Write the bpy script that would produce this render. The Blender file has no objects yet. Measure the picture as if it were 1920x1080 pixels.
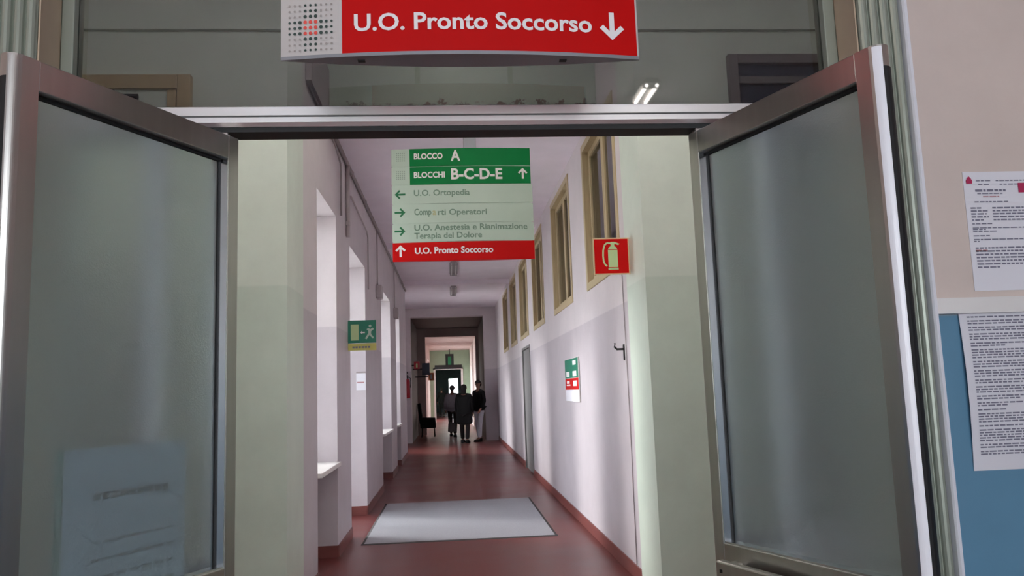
import bpy, bmesh, math, random
from mathutils import Vector, Matrix
random.seed(7)
scene = bpy.context.scene
col = scene.collection

# ------------------------------------------------------------------ camera
FPX, CX, CY = 1500.0, 960.0, 540.0
EYE = Vector((0.0, 0.0, 1.5))
yaw, pitch, roll = math.radians(4.52), math.radians(7.26), math.radians(2.0)
CF = Vector((math.sin(yaw)*math.cos(pitch), math.cos(yaw)*math.cos(pitch), math.sin(pitch)))
r0 = Vector((math.cos(yaw), -math.sin(yaw), 0)); u0 = r0.cross(CF)
CR = r0*math.cos(roll) - u0*math.sin(roll)
CU = r0*math.sin(roll) + u0*math.cos(roll)
cd = bpy.data.cameras.new('camera'); cam = bpy.data.objects.new('camera', cd); col.objects.link(cam)
cd.sensor_width = 36; cd.lens = FPX/1920*36; cd.clip_start = 0.05; cd.clip_end = 300
M = Matrix.Identity(4)
for i in range(3):
    M[i][0], M[i][1], M[i][2], M[i][3] = CR[i], CU[i], -CF[i], EYE[i]
cam.matrix_world = M
scene.camera = cam

# ------------------------------------------------------------------ light
w = bpy.data.worlds.new('world'); scene.world = w; w.use_nodes = True
bg = w.node_tree.nodes['Background']
bg.inputs[0].default_value = (0.93, 0.95, 1.0, 1); bg.inputs[1].default_value = 11.0
sd = bpy.data.lights.new('sun', 'SUN'); sd.energy = 4.5; sd.angle = math.radians(15); sd.color = (1.0, 0.96, 0.93)
sun = bpy.data.objects.new('sun', sd); col.objects.link(sun)
sun.rotation_euler = Vector((1.0, -0.42, -0.40)).to_track_quat('-Z', 'Y').to_euler()
sun.location = (-20, 20, 12)
scene.view_settings.view_transform = 'Standard'
scene.view_settings.look = 'None'
scene.view_settings.exposure = 0.0
scene.view_settings.gamma = 1.0
scene.view_settings.use_curve_mapping = False
cy = scene.cycles
cy.max_bounces = 10; cy.diffuse_bounces = 6; cy.glossy_bounces = 4; cy.transmission_bounces = 6; cy.transparent_max_bounces = 10
cy.caustics_reflective = True; cy.caustics_refractive = True

# ------------------------------------------------------------------ pixel helpers (1920 x 1080 frame)
def ray(u, v): return CF + CR*((u-CX)/FPX) - CU*((v-CY)/FPX)
def at_y(u, v, y): d = ray(u, v); return EYE + d*(y/d.y)
def at_x(u, v, x): d = ray(u, v); return EYE + d*(x/d.x)
def at_z(u, v, z): d = ray(u, v); return EYE + d*((z-EYE.z)/d.z)

# ------------------------------------------------------------------ materials
MATS = {}
def nodes(name):
    m = bpy.data.materials.new(name); m.use_nodes = True
    nt = m.node_tree; b = nt.nodes['Principled BSDF']
    MATS[name] = m
    return m, nt, b
def mat(name, c, rough=0.5, metal=0.0, noise=0.0, scale=20, bump=0.0, bscale=None, spec=0.5, stretch=None):
    m, nt, b = nodes(name)
    b.inputs['Base Color'].default_value = (*c, 1); b.inputs['Roughness'].default_value = rough
    b.inputs['Metallic'].default_value = metal; b.inputs['Specular IOR Level'].default_value = spec
    if noise or bump:
        tc = nt.nodes.new('ShaderNodeTexCoord'); mp = nt.nodes.new('ShaderNodeMapping')
        nt.links.new(tc.outputs['Object'], mp.inputs[0])
        if stretch: mp.inputs['Scale'].default_value = stretch
    if noise:
        n = nt.nodes.new('ShaderNodeTexNoise'); n.inputs['Scale'].default_value = scale; n.inputs['Detail'].default_value = 5
        nt.links.new(mp.outputs[0], n.inputs['Vector'])
        r = nt.nodes.new('ShaderNodeValToRGB')
        r.color_ramp.elements[0].position = .3; r.color_ramp.elements[1].position = .7
        r.color_ramp.elements[0].color = (*[max(0, x*(1-noise)) for x in c], 1)
        r.color_ramp.elements[1].color = (*[min(1, x*(1+noise)) for x in c], 1)
        nt.links.new(n.outputs[0], r.inputs[0]); nt.links.new(r.outputs[0], b.inputs['Base Color'])
    if bump:
        n2 = nt.nodes.new('ShaderNodeTexNoise'); n2.inputs['Scale'].default_value = bscale or scale*3; n2.inputs['Detail'].default_value = 4
        nt.links.new(mp.outputs[0], n2.inputs['Vector'])
        bp = nt.nodes.new('ShaderNodeBump'); bp.inputs['Strength'].default_value = bump; bp.inputs['Distance'].default_value = .004
        nt.links.new(n2.outputs[0], bp.inputs['Height']); nt.links.new(bp.outputs[0], b.inputs['Normal'])
    return m
def srgb(r, g, b):
    f = lambda x: (x/255/12.92) if x/255 <= .04045 else ((x/255+.055)/1.055)**2.4
    return (f(r), f(g), f(b))
def dado_mat(name, up, low, z, rough_low=0.45, band=0.012):
    """wall paint in two coats with the change of colour at height z"""
    m, nt, b = nodes(name)
    g = nt.nodes.new('ShaderNodeNewGeometry'); s = nt.nodes.new('ShaderNodeSeparateXYZ')
    nt.links.new(g.outputs['Position'], s.inputs[0])
    mr = nt.nodes.new('ShaderNodeMapRange'); mr.inputs['From Min'].default_value = z-band/2; mr.inputs['From Max'].default_value = z+band/2
    nt.links.new(s.outputs['Z'], mr.inputs['Value'])
    mx = nt.nodes.new('ShaderNodeMix'); mx.data_type = 'RGBA'
    mx.inputs[6].default_value = (*low, 1); mx.inputs[7].default_value = (*up, 1)
    nt.links.new(mr.outputs[0], mx.inputs[0])
    n = nt.nodes.new('ShaderNodeTexNoise'); n.inputs['Scale'].default_value = 2.3; n.inputs['Detail'].default_value = 8; n.inputs['Roughness'].default_value = .65
    nt.links.new(g.outputs['Position'], n.inputs['Vector'])
    mr2 = nt.nodes.new('ShaderNodeMapRange'); mr2.inputs['From Min'].default_value = .3; mr2.inputs['From Max'].default_value = .7
    mr2.inputs['To Min'].default_value = .93; mr2.inputs['To Max'].default_value = 1.05
    nt.links.new(n.outputs[0], mr2.inputs['Value'])
    mu = nt.nodes.new('ShaderNodeMix'); mu.data_type = 'RGBA'; mu.blend_type = 'MULTIPLY'; mu.inputs[0].default_value = 1
    nt.links.new(mx.outputs[2], mu.inputs[6]); nt.links.new(mr2.outputs[0], mu.inputs[7])
    nt.links.new(mu.outputs[2], b.inputs['Base Color'])
    b.inputs['Roughness'].default_value = rough_low
    n2 = nt.nodes.new('ShaderNodeTexNoise'); n2.inputs['Scale'].default_value = 45
    nt.links.new(g.outputs['Position'], n2.inputs['Vector'])
    bp = nt.nodes.new('ShaderNodeBump'); bp.inputs['Strength'].default_value = .12; bp.inputs['Distance'].default_value = .004
    nt.links.new(n2.outputs[0], bp.inputs['Height']); nt.links.new(bp.outputs[0], b.inputs['Normal'])
    return m
def clear_glass(name, tint, rough=0.0, refl=1.0):
    m, nt, b = nodes(name); nt.nodes.remove(b)
    out = nt.nodes['Material Output']
    t = nt.nodes.new('ShaderNodeBsdfTransparent'); t.inputs[0].default_value = (*tint, 1)
    gl = nt.nodes.new('ShaderNodeBsdfGlossy'); gl.inputs['Roughness'].default_value = rough; gl.inputs[0].default_value = (refl, refl, refl, 1)
    fr = nt.nodes.new('ShaderNodeFresnel'); fr.inputs[0].default_value = 1.52
    mx = nt.nodes.new('ShaderNodeMixShader')
    nt.links.new(fr.outputs[0], mx.inputs[0]); nt.links.new(t.outputs[0], mx.inputs[1]); nt.links.new(gl.outputs[0], mx.inputs[2])
    nt.links.new(mx.outputs[0], out.inputs[0])
    return m
def emit(name, c, s):
    m, nt, b = nodes(name)
    b.inputs['Base Color'].default_value = (*c, 1)
    b.inputs['Emission Color'].default_value = (*c, 1); b.inputs['Emission Strength'].default_value = s
    return m

DADO = 2.17
dado_mat('corridor_paint', srgb(212, 203, 206), srgb(193, 184, 190), DADO)
dado_mat('green_paint', srgb(214, 223, 212), srgb(202, 214, 202), 2.26)
dado_mat('room_paint', srgb(214, 198, 190), srgb(98, 143, 172), 1.655)
mat('ceiling_paint', srgb(246, 237, 246), .7, noise=.03, scale=3)
mat('dim_brown_paint', srgb(98, 88, 83), .6, noise=.06, scale=3)  # brown taken darker to paint in the dimness of the unlit passage
mat('pink_paint', srgb(212, 192, 188), .6, noise=.04, scale=3)
mat('far_grey_paint', srgb(130, 142, 154), .6, noise=.04, scale=3)
mat('far_green_paint', srgb(160, 184, 158), .6, noise=.05, scale=3)
mat('dark_room_paint', srgb(120, 115, 115), .7, noise=.05, scale=3)
mat('baseboard_red', srgb(120, 66, 62), .35, noise=.1, scale=6)
mat('ochre_wood', srgb(182, 164, 128), .5, noise=.1, scale=8, bump=.1, stretch=(6, 6, .6))
mat('white_sill', srgb(232, 228, 226), .4, noise=.03, scale=4)
mat('white_frame', srgb(225, 222, 220), .4, noise=.03, scale=6)
mat('alu', (.52, .50, .48), .32, 1.0, noise=.06, scale=30, stretch=(1, 1, .05))
mat('alu_lit', (.74, .75, .78), .22, 1.0, noise=.05, scale=30, stretch=(1, 1, .05))  # lighter copy of the aluminium for reveals drawn as lit
mat('alu_bar', (.95, .94, .94), .30, 1.0, noise=.05, scale=30, stretch=(.05, 1, 1))
mat('green_metal', srgb(152, 158, 146), .34, .3, noise=.05, scale=12, stretch=(1, 1, .1))
mat('strip_sheen', srgb(242, 242, 250), .25, noise=.02, scale=4)  # white coat painting in the bright reflection on metal strips
mat('beige_metal', srgb(198, 176, 152), .4, .2, noise=.05, scale=10)
mat('rubber', srgb(24, 24, 26), .6, noise=.05)
mat('paper', srgb(226, 224, 232), .7, noise=.015, scale=3)
mat('paper_blue', srgb(226, 236, 246), .7, noise=.02, scale=3)
mat('ink', srgb(124, 122, 140), .8, noise=.1, scale=120)
mat('ink_red', srgb(176, 40, 86), .8, noise=.05)
mat('ink_pale_red', srgb(176, 130, 136), .8, noise=.05)
mat('sign_grey', srgb(196, 190, 188), .45, noise=.02, scale=4)
mat('sign_end_grey', srgb(140, 142, 148), .4, .4, noise=.04, scale=5)
mat('sign_red', srgb(196, 8, 8), .5, noise=.03, scale=4, spec=.12)
mat('sign_green', srgb(4, 122, 62), .5, noise=.03, scale=4, spec=.12)
mat('sign_pale', srgb(186, 206, 192), .45, noise=.03, scale=4)
mat('sign_white', srgb(240, 236, 236), .45, noise=.01)
mat('sign_faded_text', srgb(112, 140, 122), .5, noise=.08, scale=60)
mat('sign_arrow_green', srgb(20, 110, 68), .5, noise=.02)
mat('sign_yellowed', srgb(178, 182, 140), .5, noise=.02)
mat('logo_green', srgb(38, 62, 56), .5, noise=.02)
mat('logo_red', srgb(226, 76, 66), .5, noise=.02)
mat('logo_pale', srgb(158, 150, 146), .5, noise=.02)
mat('logo_faint', srgb(150, 170, 156), .5, noise=.02)
mat('lumi', srgb(190, 214, 158), .5, noise=.03, scale=10)
mat('lumi_border', srgb(214, 190, 150), .5, noise=.03, scale=10)
mat('exit_green', srgb(12, 122, 96), .45, noise=.03, scale=10)
mat('exit_yellow', srgb(196, 192, 104), .5, noise=.04, scale=10)
mat('mat_grey', srgb(156, 156, 162), .85, noise=.12, scale=160, bump=.5, bscale=300)
mat('mat_edge', srgb(70, 66, 66), .8, noise=.1, scale=100)
mat('conduit', srgb(186, 176, 176), .5, noise=.04)
mat('conduit_dark', srgb(150, 140, 142), .5, noise=.04)
mat('door_grey', srgb(124, 122, 122), .45, noise=.04, scale=5)
mat('black_handle', srgb(40, 38, 38), .4, .5, noise=.05)
mat('extinguisher_red', srgb(170, 20, 40), .3, noise=.04)
mat('black', srgb(16, 15, 16), .6, noise=.1)
mat('dark_cloth', srgb(11, 10, 12), .9, noise=.15, scale=30)
mat('dark_cloth_b', srgb(32, 26, 28), .9, noise=.15, scale=30)
mat('white_cloth', srgb(205, 205, 215), .9, noise=.06, scale=20)
mat('grey_coat', srgb(176, 170, 180), .9, noise=.08, scale=20)
mat('brown_cloth', srgb(70, 58, 54), .9, noise=.1, scale=20)
mat('skin', srgb(150, 105, 90), .6, noise=.05)
mat('hair_dark', srgb(28, 22, 20), .7, noise=.2, scale=40)
mat('hair_grey', srgb(120, 112, 110), .7, noise=.2, scale=40)
mat('blue_board', srgb(40, 48, 66), .5, noise=.05)
mat('orange_sign', srgb(210, 110, 60), .5, noise=.05)
mat('bounce_ground', srgb(228, 226, 220), .9, noise=.06, scale=5)  # unseen ground, made pale to bounce light up to the ceilings
mat('lamp_body', srgb(170, 166, 168), .5, noise=.03)
mat('lamp_tube_off', srgb(220, 218, 216), .3, noise=.01)
emit('tube_lit', (1.0, .93, .84), 36.0)
emit('fill_tube', (.98, .97, .95), 105.0)  # strong emitter for the added fill lights
clear_glass('transom_glass', (.47, .47, .48), .02)
clear_glass('pane_glass', (.86, .88, .88))
clear_glass('smoky_glass', (.42, .42, .44), .05)

# frosted glass
m, nt, b = nodes('frosted')
b.inputs['Base Color'].default_value = (.69, .77, .79, 1)
b.inputs['Transmission Weight'].default_value = .91; b.inputs['IOR'].default_value = 1.45
b.inputs['Roughness'].default_value = .29
tc = nt.nodes.new('ShaderNodeTexCoord'); n = nt.nodes.new('ShaderNodeTexNoise'); n.inputs['Scale'].default_value = 320
nt.links.new(tc.outputs['Object'], n.inputs['Vector'])
bp = nt.nodes.new('ShaderNodeBump'); bp.inputs['Strength'].default_value = .25; bp.inputs['Distance'].default_value = .002
nt.links.new(n.outputs[0], bp.inputs['Height']); nt.links.new(bp.outputs[0], b.inputs['Normal'])

# red-brown floor, polished, with scuffs
m, nt, b = nodes('floor_red')
g = nt.nodes.new('ShaderNodeNewGeometry')
n = nt.nodes.new('ShaderNodeTexNoise'); n.inputs['Scale'].default_value = 60; n.inputs['Detail'].default_value = 6
n2 = nt.nodes.new('ShaderNodeTexNoise'); n2.inputs['Scale'].default_value = 1.4; n2.inputs['Detail'].default_value = 5
nt.links.new(g.outputs['Position'], n.inputs['Vector']); nt.links.new(g.outputs['Position'], n2.inputs['Vector'])
r = nt.nodes.new('ShaderNodeValToRGB')
r.color_ramp.elements[0].position = .3; r.color_ramp.elements[0].color = (*srgb(88, 40, 37), 1)
r.color_ramp.elements[1].position = .7; r.color_ramp.elements[1].color = (*srgb(120, 56, 53), 1)
ad = nt.nodes.new('ShaderNodeMath'); ad.operation = 'MULTIPLY_ADD'; ad.inputs[1].default_value = .6
nt.links.new(n2.outputs[0], ad.inputs[0])
mh = nt.nodes.new('ShaderNodeMath'); mh.operation = 'MULTIPLY'; mh.inputs[1].default_value = .4
nt.links.new(n.outputs[0], mh.inputs[0]); nt.links.new(mh.outputs[0], ad.inputs[2])
nt.links.new(ad.outputs[0], r.inputs[0]); nt.links.new(r.outputs[0], b.inputs['Base Color'])
mr = nt.nodes.new('ShaderNodeMapRange'); mr.inputs['To Min'].default_value = .24; mr.inputs['To Max'].default_value = .42
nt.links.new(n2.outputs[0], mr.inputs['Value']); nt.links.new(mr.outputs[0], b.inputs['Roughness'])

# greenish paint with flaking at its lower edge
m, nt, b = nodes('flaking_paint')
g = nt.nodes.new('ShaderNodeNewGeometry'); s = nt.nodes.new('ShaderNodeSeparateXYZ'); nt.links.new(g.outputs['Position'], s.inputs[0])
n = nt.nodes.new('ShaderNodeTexNoise'); n.inputs['Scale'].default_value = 9; n.inputs['Detail'].default_value = 9; n.inputs['Roughness'].default_value = .7
nt.links.new(g.outputs['Position'], n.inputs['Vector'])
mr = nt.nodes.new('ShaderNodeMapRange'); mr.inputs['From Min'].default_value = 4.10; mr.inputs['From Max'].default_value = 4.28
mr.inputs['To Min'].default_value = .52; mr.inputs['To Max'].default_value = .22
nt.links.new(s.outputs['Z'], mr.inputs['Value'])
lt = nt.nodes.new('ShaderNodeMath'); lt.operation = 'LESS_THAN'; nt.links.new(n.outputs[0], lt.inputs[0]); nt.links.new(mr.outputs[0], lt.inputs[1])
mx = nt.nodes.new('ShaderNodeMix'); mx.data_type = 'RGBA'
mx.inputs[6].default_value = (*srgb(196, 212, 198), 1); mx.inputs[7].default_value = (*srgb(120, 118, 114), 1)
nt.links.new(lt.outputs[0], mx.inputs[0]); nt.links.new(mx.outputs[2], b.inputs['Base Color']); b.inputs['Roughness'].default_value = .6

# ------------------------------------------------------------------ mesh helpers
class MB:
    def __init__(s): s.v = []; s.f = []; s.sm = []
    def add(s, vs, fs, smooth=False):
        o = len(s.v); s.v += [tuple(v) for v in vs]
        for f in fs: s.f.append([i+o for i in f]); s.sm.append(smooth)
        return s
    def box(s, x0, x1, y0, y1, z0, z1):
        if x0 > x1: x0, x1 = x1, x0
        if y0 > y1: y0, y1 = y1, y0
        if z0 > z1: z0, z1 = z1, z0
        vs = [(x0,y0,z0),(x1,y0,z0),(x1,y1,z0),(x0,y1,z0),(x0,y0,z1),(x1,y0,z1),(x1,y1,z1),(x0,y1,z1)]
        return s.add(vs, [(0,3,2,1),(4,5,6,7),(0,1,5,4),(1,2,6,5),(2,3,7,6),(3,0,4,7)])
    def prism(s, poly, a, b, axis='z', smooth=False):
        """2-D polygon extruded along an axis: 'z' -> (x,y), 'x' -> (y,z), 'y' -> (x,z)"""
        k = len(poly)
        def p(q, t): return {'z': (q[0], q[1], t), 'x': (t, q[0], q[1]), 'y': (q[0], t, q[1])}[axis]
        vs = [p(q, a) for q in poly] + [p(q, b) for q in poly]
        fs = [(i, (i+1) % k, (i+1) % k+k, i+k) for i in range(k)]
        o = len(s.v); s.v += vs
        for f in fs: s.f.append([i+o for i in f]); s.sm.append(smooth)
        s.f.append([o+i for i in reversed(range(k))]); s.sm.append(False)
        s.f.append([o+i+k for i in range(k)]); s.sm.append(False)
        return s
    def tube(s, pts, r, n=8, caps=True):
        pts = [Vector(p) for p in pts]
        rr = r if isinstance(r, (list, tuple)) else [r]*len(pts)
        rings = []
        for i, p in enumerate(pts):
            d = (pts[min(i+1, len(pts)-1)] - pts[max(i-1, 0)]).normalized()
            a = d.cross(Vector((0, 0, 1)));
            if a.length < .05: a = d.cross(Vector((0, 1, 0)))
            a.normalize(); b_ = d.cross(a)
            rings.append([p + (a*math.cos(2*math.pi*k/n) + b_*math.sin(2*math.pi*k/n))*rr[i] for k in range(n)])
        vs = [v for rg in rings for v in rg]; fs = []
        for i in range(len(pts)-1):
            for k in range(n):
                fs.append((i*n+k, i*n+(k+1) % n, (i+1)*n+(k+1) % n, (i+1)*n+k))
        s.add(vs, fs, True)
        if caps:
            o = len(s.v)-len(vs)
            s.f.append([o+k for k in reversed(range(n))]); s.sm.append(False)
            s.f.append([o+(len(pts)-1)*n+k for k in range(n)]); s.sm.append(False)
        return s
    def build(s, name, material, parent=None, bevel=0.0, struct=False):
        me = bpy.data.meshes.new(name); me.from_pydata(s.v, [], s.f); 
        for p, q in zip(me.polygons, s.sm): p.use_smooth = q
        bm = bmesh.new(); bm.from_mesh(me); bmesh.ops.recalc_face_normals(bm, faces=bm.faces); bm.to_mesh(me); bm.free()
        return link(name, me, material, parent, bevel, struct)
LOC = {}
def link(name, me, material, parent=None, bevel=0.0, struct=False):
    o = bpy.data.objects.new(name, me); col.objects.link(o)
    if material: me.materials.append(MATS[material])
    if parent is not None:
        o.parent = parent
        if parent in LOC: o.matrix_parent_inverse = Matrix.Translation(-LOC[parent])
    if bevel:
        bv = o.modifiers.new('bevel', 'BEVEL'); bv.width = bevel; bv.segments = 2; bv.limit_method = 'ANGLE'
    if struct: o['kind'] = 'structure'
    return o
def tag(o, label, cat=None, group=None, kind=None):
    if label: o['label'] = label
    if cat: o['category'] = cat
    if group: o['group'] = group
    if kind: o['kind'] = kind
    return o
def root(name, loc, label=None, cat=None, group=None, kind=None, world=True, rz=0.0):
    """Empty at the thing's base; world=True: its parts are written in world coordinates"""
    o = bpy.data.objects.new(name, None); col.objects.link(o); o.location = loc; o.rotation_euler = (0, 0, rz)
    o.empty_display_size = .1
    if world: LOC[o] = Vector(loc)
    return tag(o, label, cat, group, kind)
def box(name, material, x0, x1, y0, y1, z0, z1, parent=None, bevel=0.0, struct=False):
    return MB().box(x0, x1, y0, y1, z0, z1).build(name, material, parent, bevel, struct)
def copy_tree(o, offset, parent=None):
    c = o.copy(); col.objects.link(c)
    if parent is None: c.location = o.location + Vector(offset)
    else: c.parent = parent
    for ch in list(o.children): copy_tree(ch, offset, c)
    return c

def text_mesh(txt, bold=0.0):
    cu = bpy.data.curves.new('text', 'FONT'); cu.body = txt; cu.offset = bold; cu.resolution_u = 3
    t = bpy.data.objects.new('text', cu); col.objects.link(t)
    dg = bpy.context.evaluated_depsgraph_get(); dg.update()
    me = bpy.data.meshes.new_from_object(t.evaluated_get(dg))
    bpy.data.objects.remove(t); bpy.data.curves.remove(cu)
    me.materials.clear()
    return me
def text(name, txt, material, x0, x1, z0, z1, yfun, parent, bold=0.012, drop=False):
    """lettering fitted into x0..x1, z0..z1 (z0 is the foot of the line) on the surface y = yfun(x), facing -y"""
    me = text_mesh(txt, bold)
    xs = [v.co.x for v in me.vertices]; ys = [v.co.y for v in me.vertices]
    a, b_ = min(xs), max(xs); c = min(ys) if drop else 0.0; d = max(ys)
    for v in me.vertices:
        X = x0 + (v.co.x-a)/(b_-a)*(x1-x0); Z = z0 + (v.co.y-c)/(d-c)*(z1-z0)
        v.co = (X, yfun(X)-.0015, Z)
    if ' ' not in txt: return link(name, me, material, parent)
    # one part per word: cut at the widest gaps between letters
    bm = bmesh.new(); bm.from_mesh(me); seen = set(); isl = []
    bm.verts.ensure_lookup_table()
    for v in bm.verts:
        if v.index in seen: continue
        st = [v]; grp = []; seen.add(v.index)
        while st:
            q = st.pop(); grp.append(q.index)
            for e in q.link_edges:
                w2 = e.other_vert(q)
                if w2.index not in seen: seen.add(w2.index); st.append(w2)
        xs = [bm.verts[i].co.x for i in grp]; isl.append((min(xs), max(xs), grp))
    isl.sort(key=lambda t: t[0]); gaps = []; far = isl[0][1]
    for k in range(1, len(isl)):
        gaps.append((isl[k][0]-far, k)); far = max(far, isl[k][1])
    cuts = sorted(k for g_, k in sorted(gaps, reverse=True)[:txt.count(' ')])
    for a0_, b0_ in zip([0]+cuts, cuts+[len(isl)]):
        keep = set(i for t in isl[a0_:b0_] for i in t[2])
        b2 = bm.copy(); b2.verts.ensure_lookup_table()
        bmesh.ops.delete(b2, geom=[v for v in b2.verts if v.index not in keep], context='VERTS')
        m2 = bpy.data.meshes.new(name); b2.to_mesh(m2); b2.free(); o = link(name, m2, material, parent)
    bm.free(); bpy.data.meshes.remove(me)
    return o
def flat(name, material, polys, yfun, parent, eps=.0015):
    """flat print: polygons of (x,z) laid on y = yfun(x)"""
    mb = MB()
    for p in polys: mb.add([(x, yfun(x)-eps, z) for x, z in p], [list(range(len(p)))])
    me = bpy.data.meshes.new(name); me.from_pydata(mb.v, [], mb.f)
    return link(name, me, material, parent)
def arrow(direction, cx, cz, s):
    """arrow of size s as one outline, pointing up, rotated to direction"""
    pts = [(-.09,-.5),(.09,-.5),(.09,.18),(.31,-.04),(.44,.08),(0,.5),(-.44,.08),(-.31,-.04),(-.09,.18)]
    out = []
    for x, z in pts:
        if direction == 'down': x, z = x, -z
        if direction == 'left': x, z = -z, x
        if direction == 'right': x, z = z, x
        out.append((cx+x*s, cz+z*s))
    return out

# ================================================================== STRUCTURE
XL, XR, XP = -1.10, 1.41, 1.38       # corridor walls, right pier reveal
YP0, YP1 = 5.50, 6.10                # pier wall
HC = 4.10                            # corridor ceiling
YE = 24.8                            # end of the first corridor
XLO = -1.55                          # outer face of the thick left wall
SC = 2.05                            # plane of the aluminium screen

# floors
box('floor', 'floor_red', -3.4, 4.0, -4.5, 63, -.12, 0, struct=True)
box('ground', 'bounce_ground', -40, -3.4, -10, 75, -.5, -.35, struct=True)

# --- left corridor wall, thick, with deep openings: (y0, y1, top, kind)
OPEN_L = [(6.72, 7.86, 3.26, 'win'), (8.90, 10.50, 3.16, 'door'), (12.90, 14.80, 3.20, 'win'), (16.25, 17.40, 3.20, 'win')]
mb = MB(); y = YP1
for (a, b_, top, k) in OPEN_L:
    mb.box(XLO, XL, y, a, 0, HC+.7)
    mb.box(XLO, XL, a, b_, top, HC+.7)
    if k == 'win': mb.box(XLO, XL-.28, a, b_, 0, .84)
    y = b_
mb.box(XLO, XL, y, 19.8, 0, HC+.7)
mb.build('wall_left', 'corridor_paint', struct=True)
AX = -1.85                              # alcove with a glazed side door before the end wall
MB().box(AX-.15, XLO, 19.6, 19.8, 0, HC+.2).box(AX-.15, AX, 19.8, 20.6, 0, HC+.2).box(AX-.15, AX, 20.6, 22.7, 3.2, HC+.2).box(AX-.15, AX, 22.7, YE, 0, HC+.2).build('wall_alcove', 'corridor_paint', struct=True)
wr = root('door_9', (AX-.08, 21.65, 0), kind='structure')
MB().box(AX-.12, AX-.05, 20.6, 20.67, .005, 3.2).box(AX-.12, AX-.05, 22.63, 22.7, .005, 3.2).box(AX-.12, AX-.05, 20.67, 22.63, 3.13, 3.2).box(AX-.12, AX-.05, 20.67, 22.63, .005, .08).build('frame', 'white_frame', wr)
box('mullion', 'white_frame', AX-.11, AX-.06, 21.62, 21.68, .08, 3.13, wr)
box('pane', 'pane_glass', AX-.087, AX-.083, 20.67, 21.62, .08, 3.13, wr)
box('pane', 'pane_glass', AX-.087, AX-.083, 21.68, 22.63, .08, 3.13, wr)
wn = 0
for i, (a, b_, top, k) in enumerate(OPEN_L):
    wn += 1
    if k == 'win':
        wr = root('window_%d' % wn, (XLO+.06, (a+b_)/2, .84), kind='structure')
        zb = .88
        box('window_sill', 'white_sill', XLO+.02, XL+.035, a+.001, b_-.001, .842, .882, wr, .004)
    else:
        wr = root('door_%d' % wn, (XLO+.06, (a+b_)/2, 0), kind='structure')
        zb = .01
    yc = (a+b_)/2
    f = MB()
    f.box(XLO+.02, XLO+.09, a, a+.06, zb, top).box(XLO+.02, XLO+.09, b_-.06, b_, zb, top)
    f.box(XLO+.02, XLO+.09, a+.06, b_-.06, top-.06, top).box(XLO+.02, XLO+.09, a+.06, b_-.06, zb, zb+.06)
    f.build('frame', 'white_frame', wr)
    box('mullion', 'white_frame', XLO+.025, XLO+.085, yc-.025, yc+.025, zb+.06, top-.06, wr)
    box('pane', 'pane_glass', XLO+.05, XLO+.054, a+.06, yc-.025, zb+.06, top-.06, wr)
    box('pane', 'pane_glass', XLO+.05, XLO+.054, yc+.025, b_-.06, zb+.06, top-.06, wr)
# baseboards on the left, one per pier
n_b = MB(); y = YP0
for (a, b_, top, k) in OPEN_L:
    n_b.box(XL, XL+.012, y, a, 0, .11)
    n_b.box(XLO+.09 if k == 'door' else XL-.28, XL, b_-.012, b_, 0, .11)
    if k == 'win': n_b.box(XL-.28, XL-.268, a, b_-.012, 0, .11)
    y = b_
n_b.box(XL, XL+.012, y, 19.8, 0, .11)
n_b.build('baseboard_left', 'baseboard_red', struct=True)

# --- right corridor wall with high windows
WIN_R = [(6.40, 8.02), (9.00, 10.65), (11.80, 13.40), (14.30, 15.95), (16.85, 18.5), (19.45, 21.1)]
ZW0, ZW1 = 2.47, 3.98
XRO = XR+.32
mb = MB(); y = YP1-.05
D_NEAR = (6.16, 7.02, 2.12); D_FAR = (14.25, 15.75, 2.30)
mb.box(XR, XRO, YP1-.05, YE, ZW1, HC+.7)
for (a, b_) in WIN_R:
    mb.box(XR, XRO, y, a, DADO+.2, ZW1); y = b_
mb.box(XR, XRO, y, YE, DADO+.2, ZW1)
for (a, b_) in WIN_R: mb.box(XR, XRO, a, b_, DADO+.2, ZW0)
mb.box(XR, XRO, YP1-.05, D_NEAR[0], 0, DADO+.2).box(XR, XRO, D_NEAR[0], D_NEAR[1], 0, DADO+.2)
mb.box(XR, XRO, D_NEAR[1], D_FAR[0], 0, DADO+.2).box(XR, XRO, D_FAR[0], D_FAR[1], D_FAR[2], DADO+.2)
mb.box(XR, XRO, D_FAR[1], YE, 0, DADO+.2)
mb.build('wall_right', 'corridor_paint', struct=True)
# rooms behind the right wall
mb = MB().box(3.6, 3.8, YP1, YE, 0, HC+.7).box(XRO, 3.8, YP1-.2, YP1, 0, HC+.7).box(XRO, 3.8, YE-.2, YE, 0, HC+.7)
mb.build('wall_side_room', 'dark_room_paint', struct=True)
def clerestory(i, a, b_):
    wn_ = root('window_%d' % (10+i), (XR, (a+b_)/2, ZW0), kind='structure')
    yc = (a+b_)/2; t = .075; x0, x1 = XR-.012, XR+.11
    fr = MB().box(x0, x1, a, a+t, ZW0, ZW1).box(x0, x1, b_-t, b_, ZW0, ZW1).box(x0, x1, a+t, b_-t, ZW1-t, ZW1).box(x0, x1, a+t, b_-t, ZW0, ZW0+t)
    fr.build('outer_frame', 'ochre_wood', wn_, .004)
    for (p, q) in ((a+t, yc), (yc, b_-t)):
        s_ = .06; X0, X1 = XR+.05, XR+.095
        c = MB().box(X0, X1, p+.004, p+s_, ZW0+t, ZW1-t).box(X0, X1, q-s_, q-.004, ZW0+t, ZW1-t)
        c.box(X0, X1, p+s_, q-s_, ZW1-t-s_, ZW1-t).box(X0, X1, p+s_, q-s_, ZW0+t, ZW0+t+s_)
        co = c.build('casement', 'ochre_wood', wn_, .003)
        MB().box(XR+.07, XR+.075, p+s_, q-s_, ZW0+t+s_, ZW1-t-s_).build('pane', 'smoky_glass', co)
    return wn_
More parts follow.
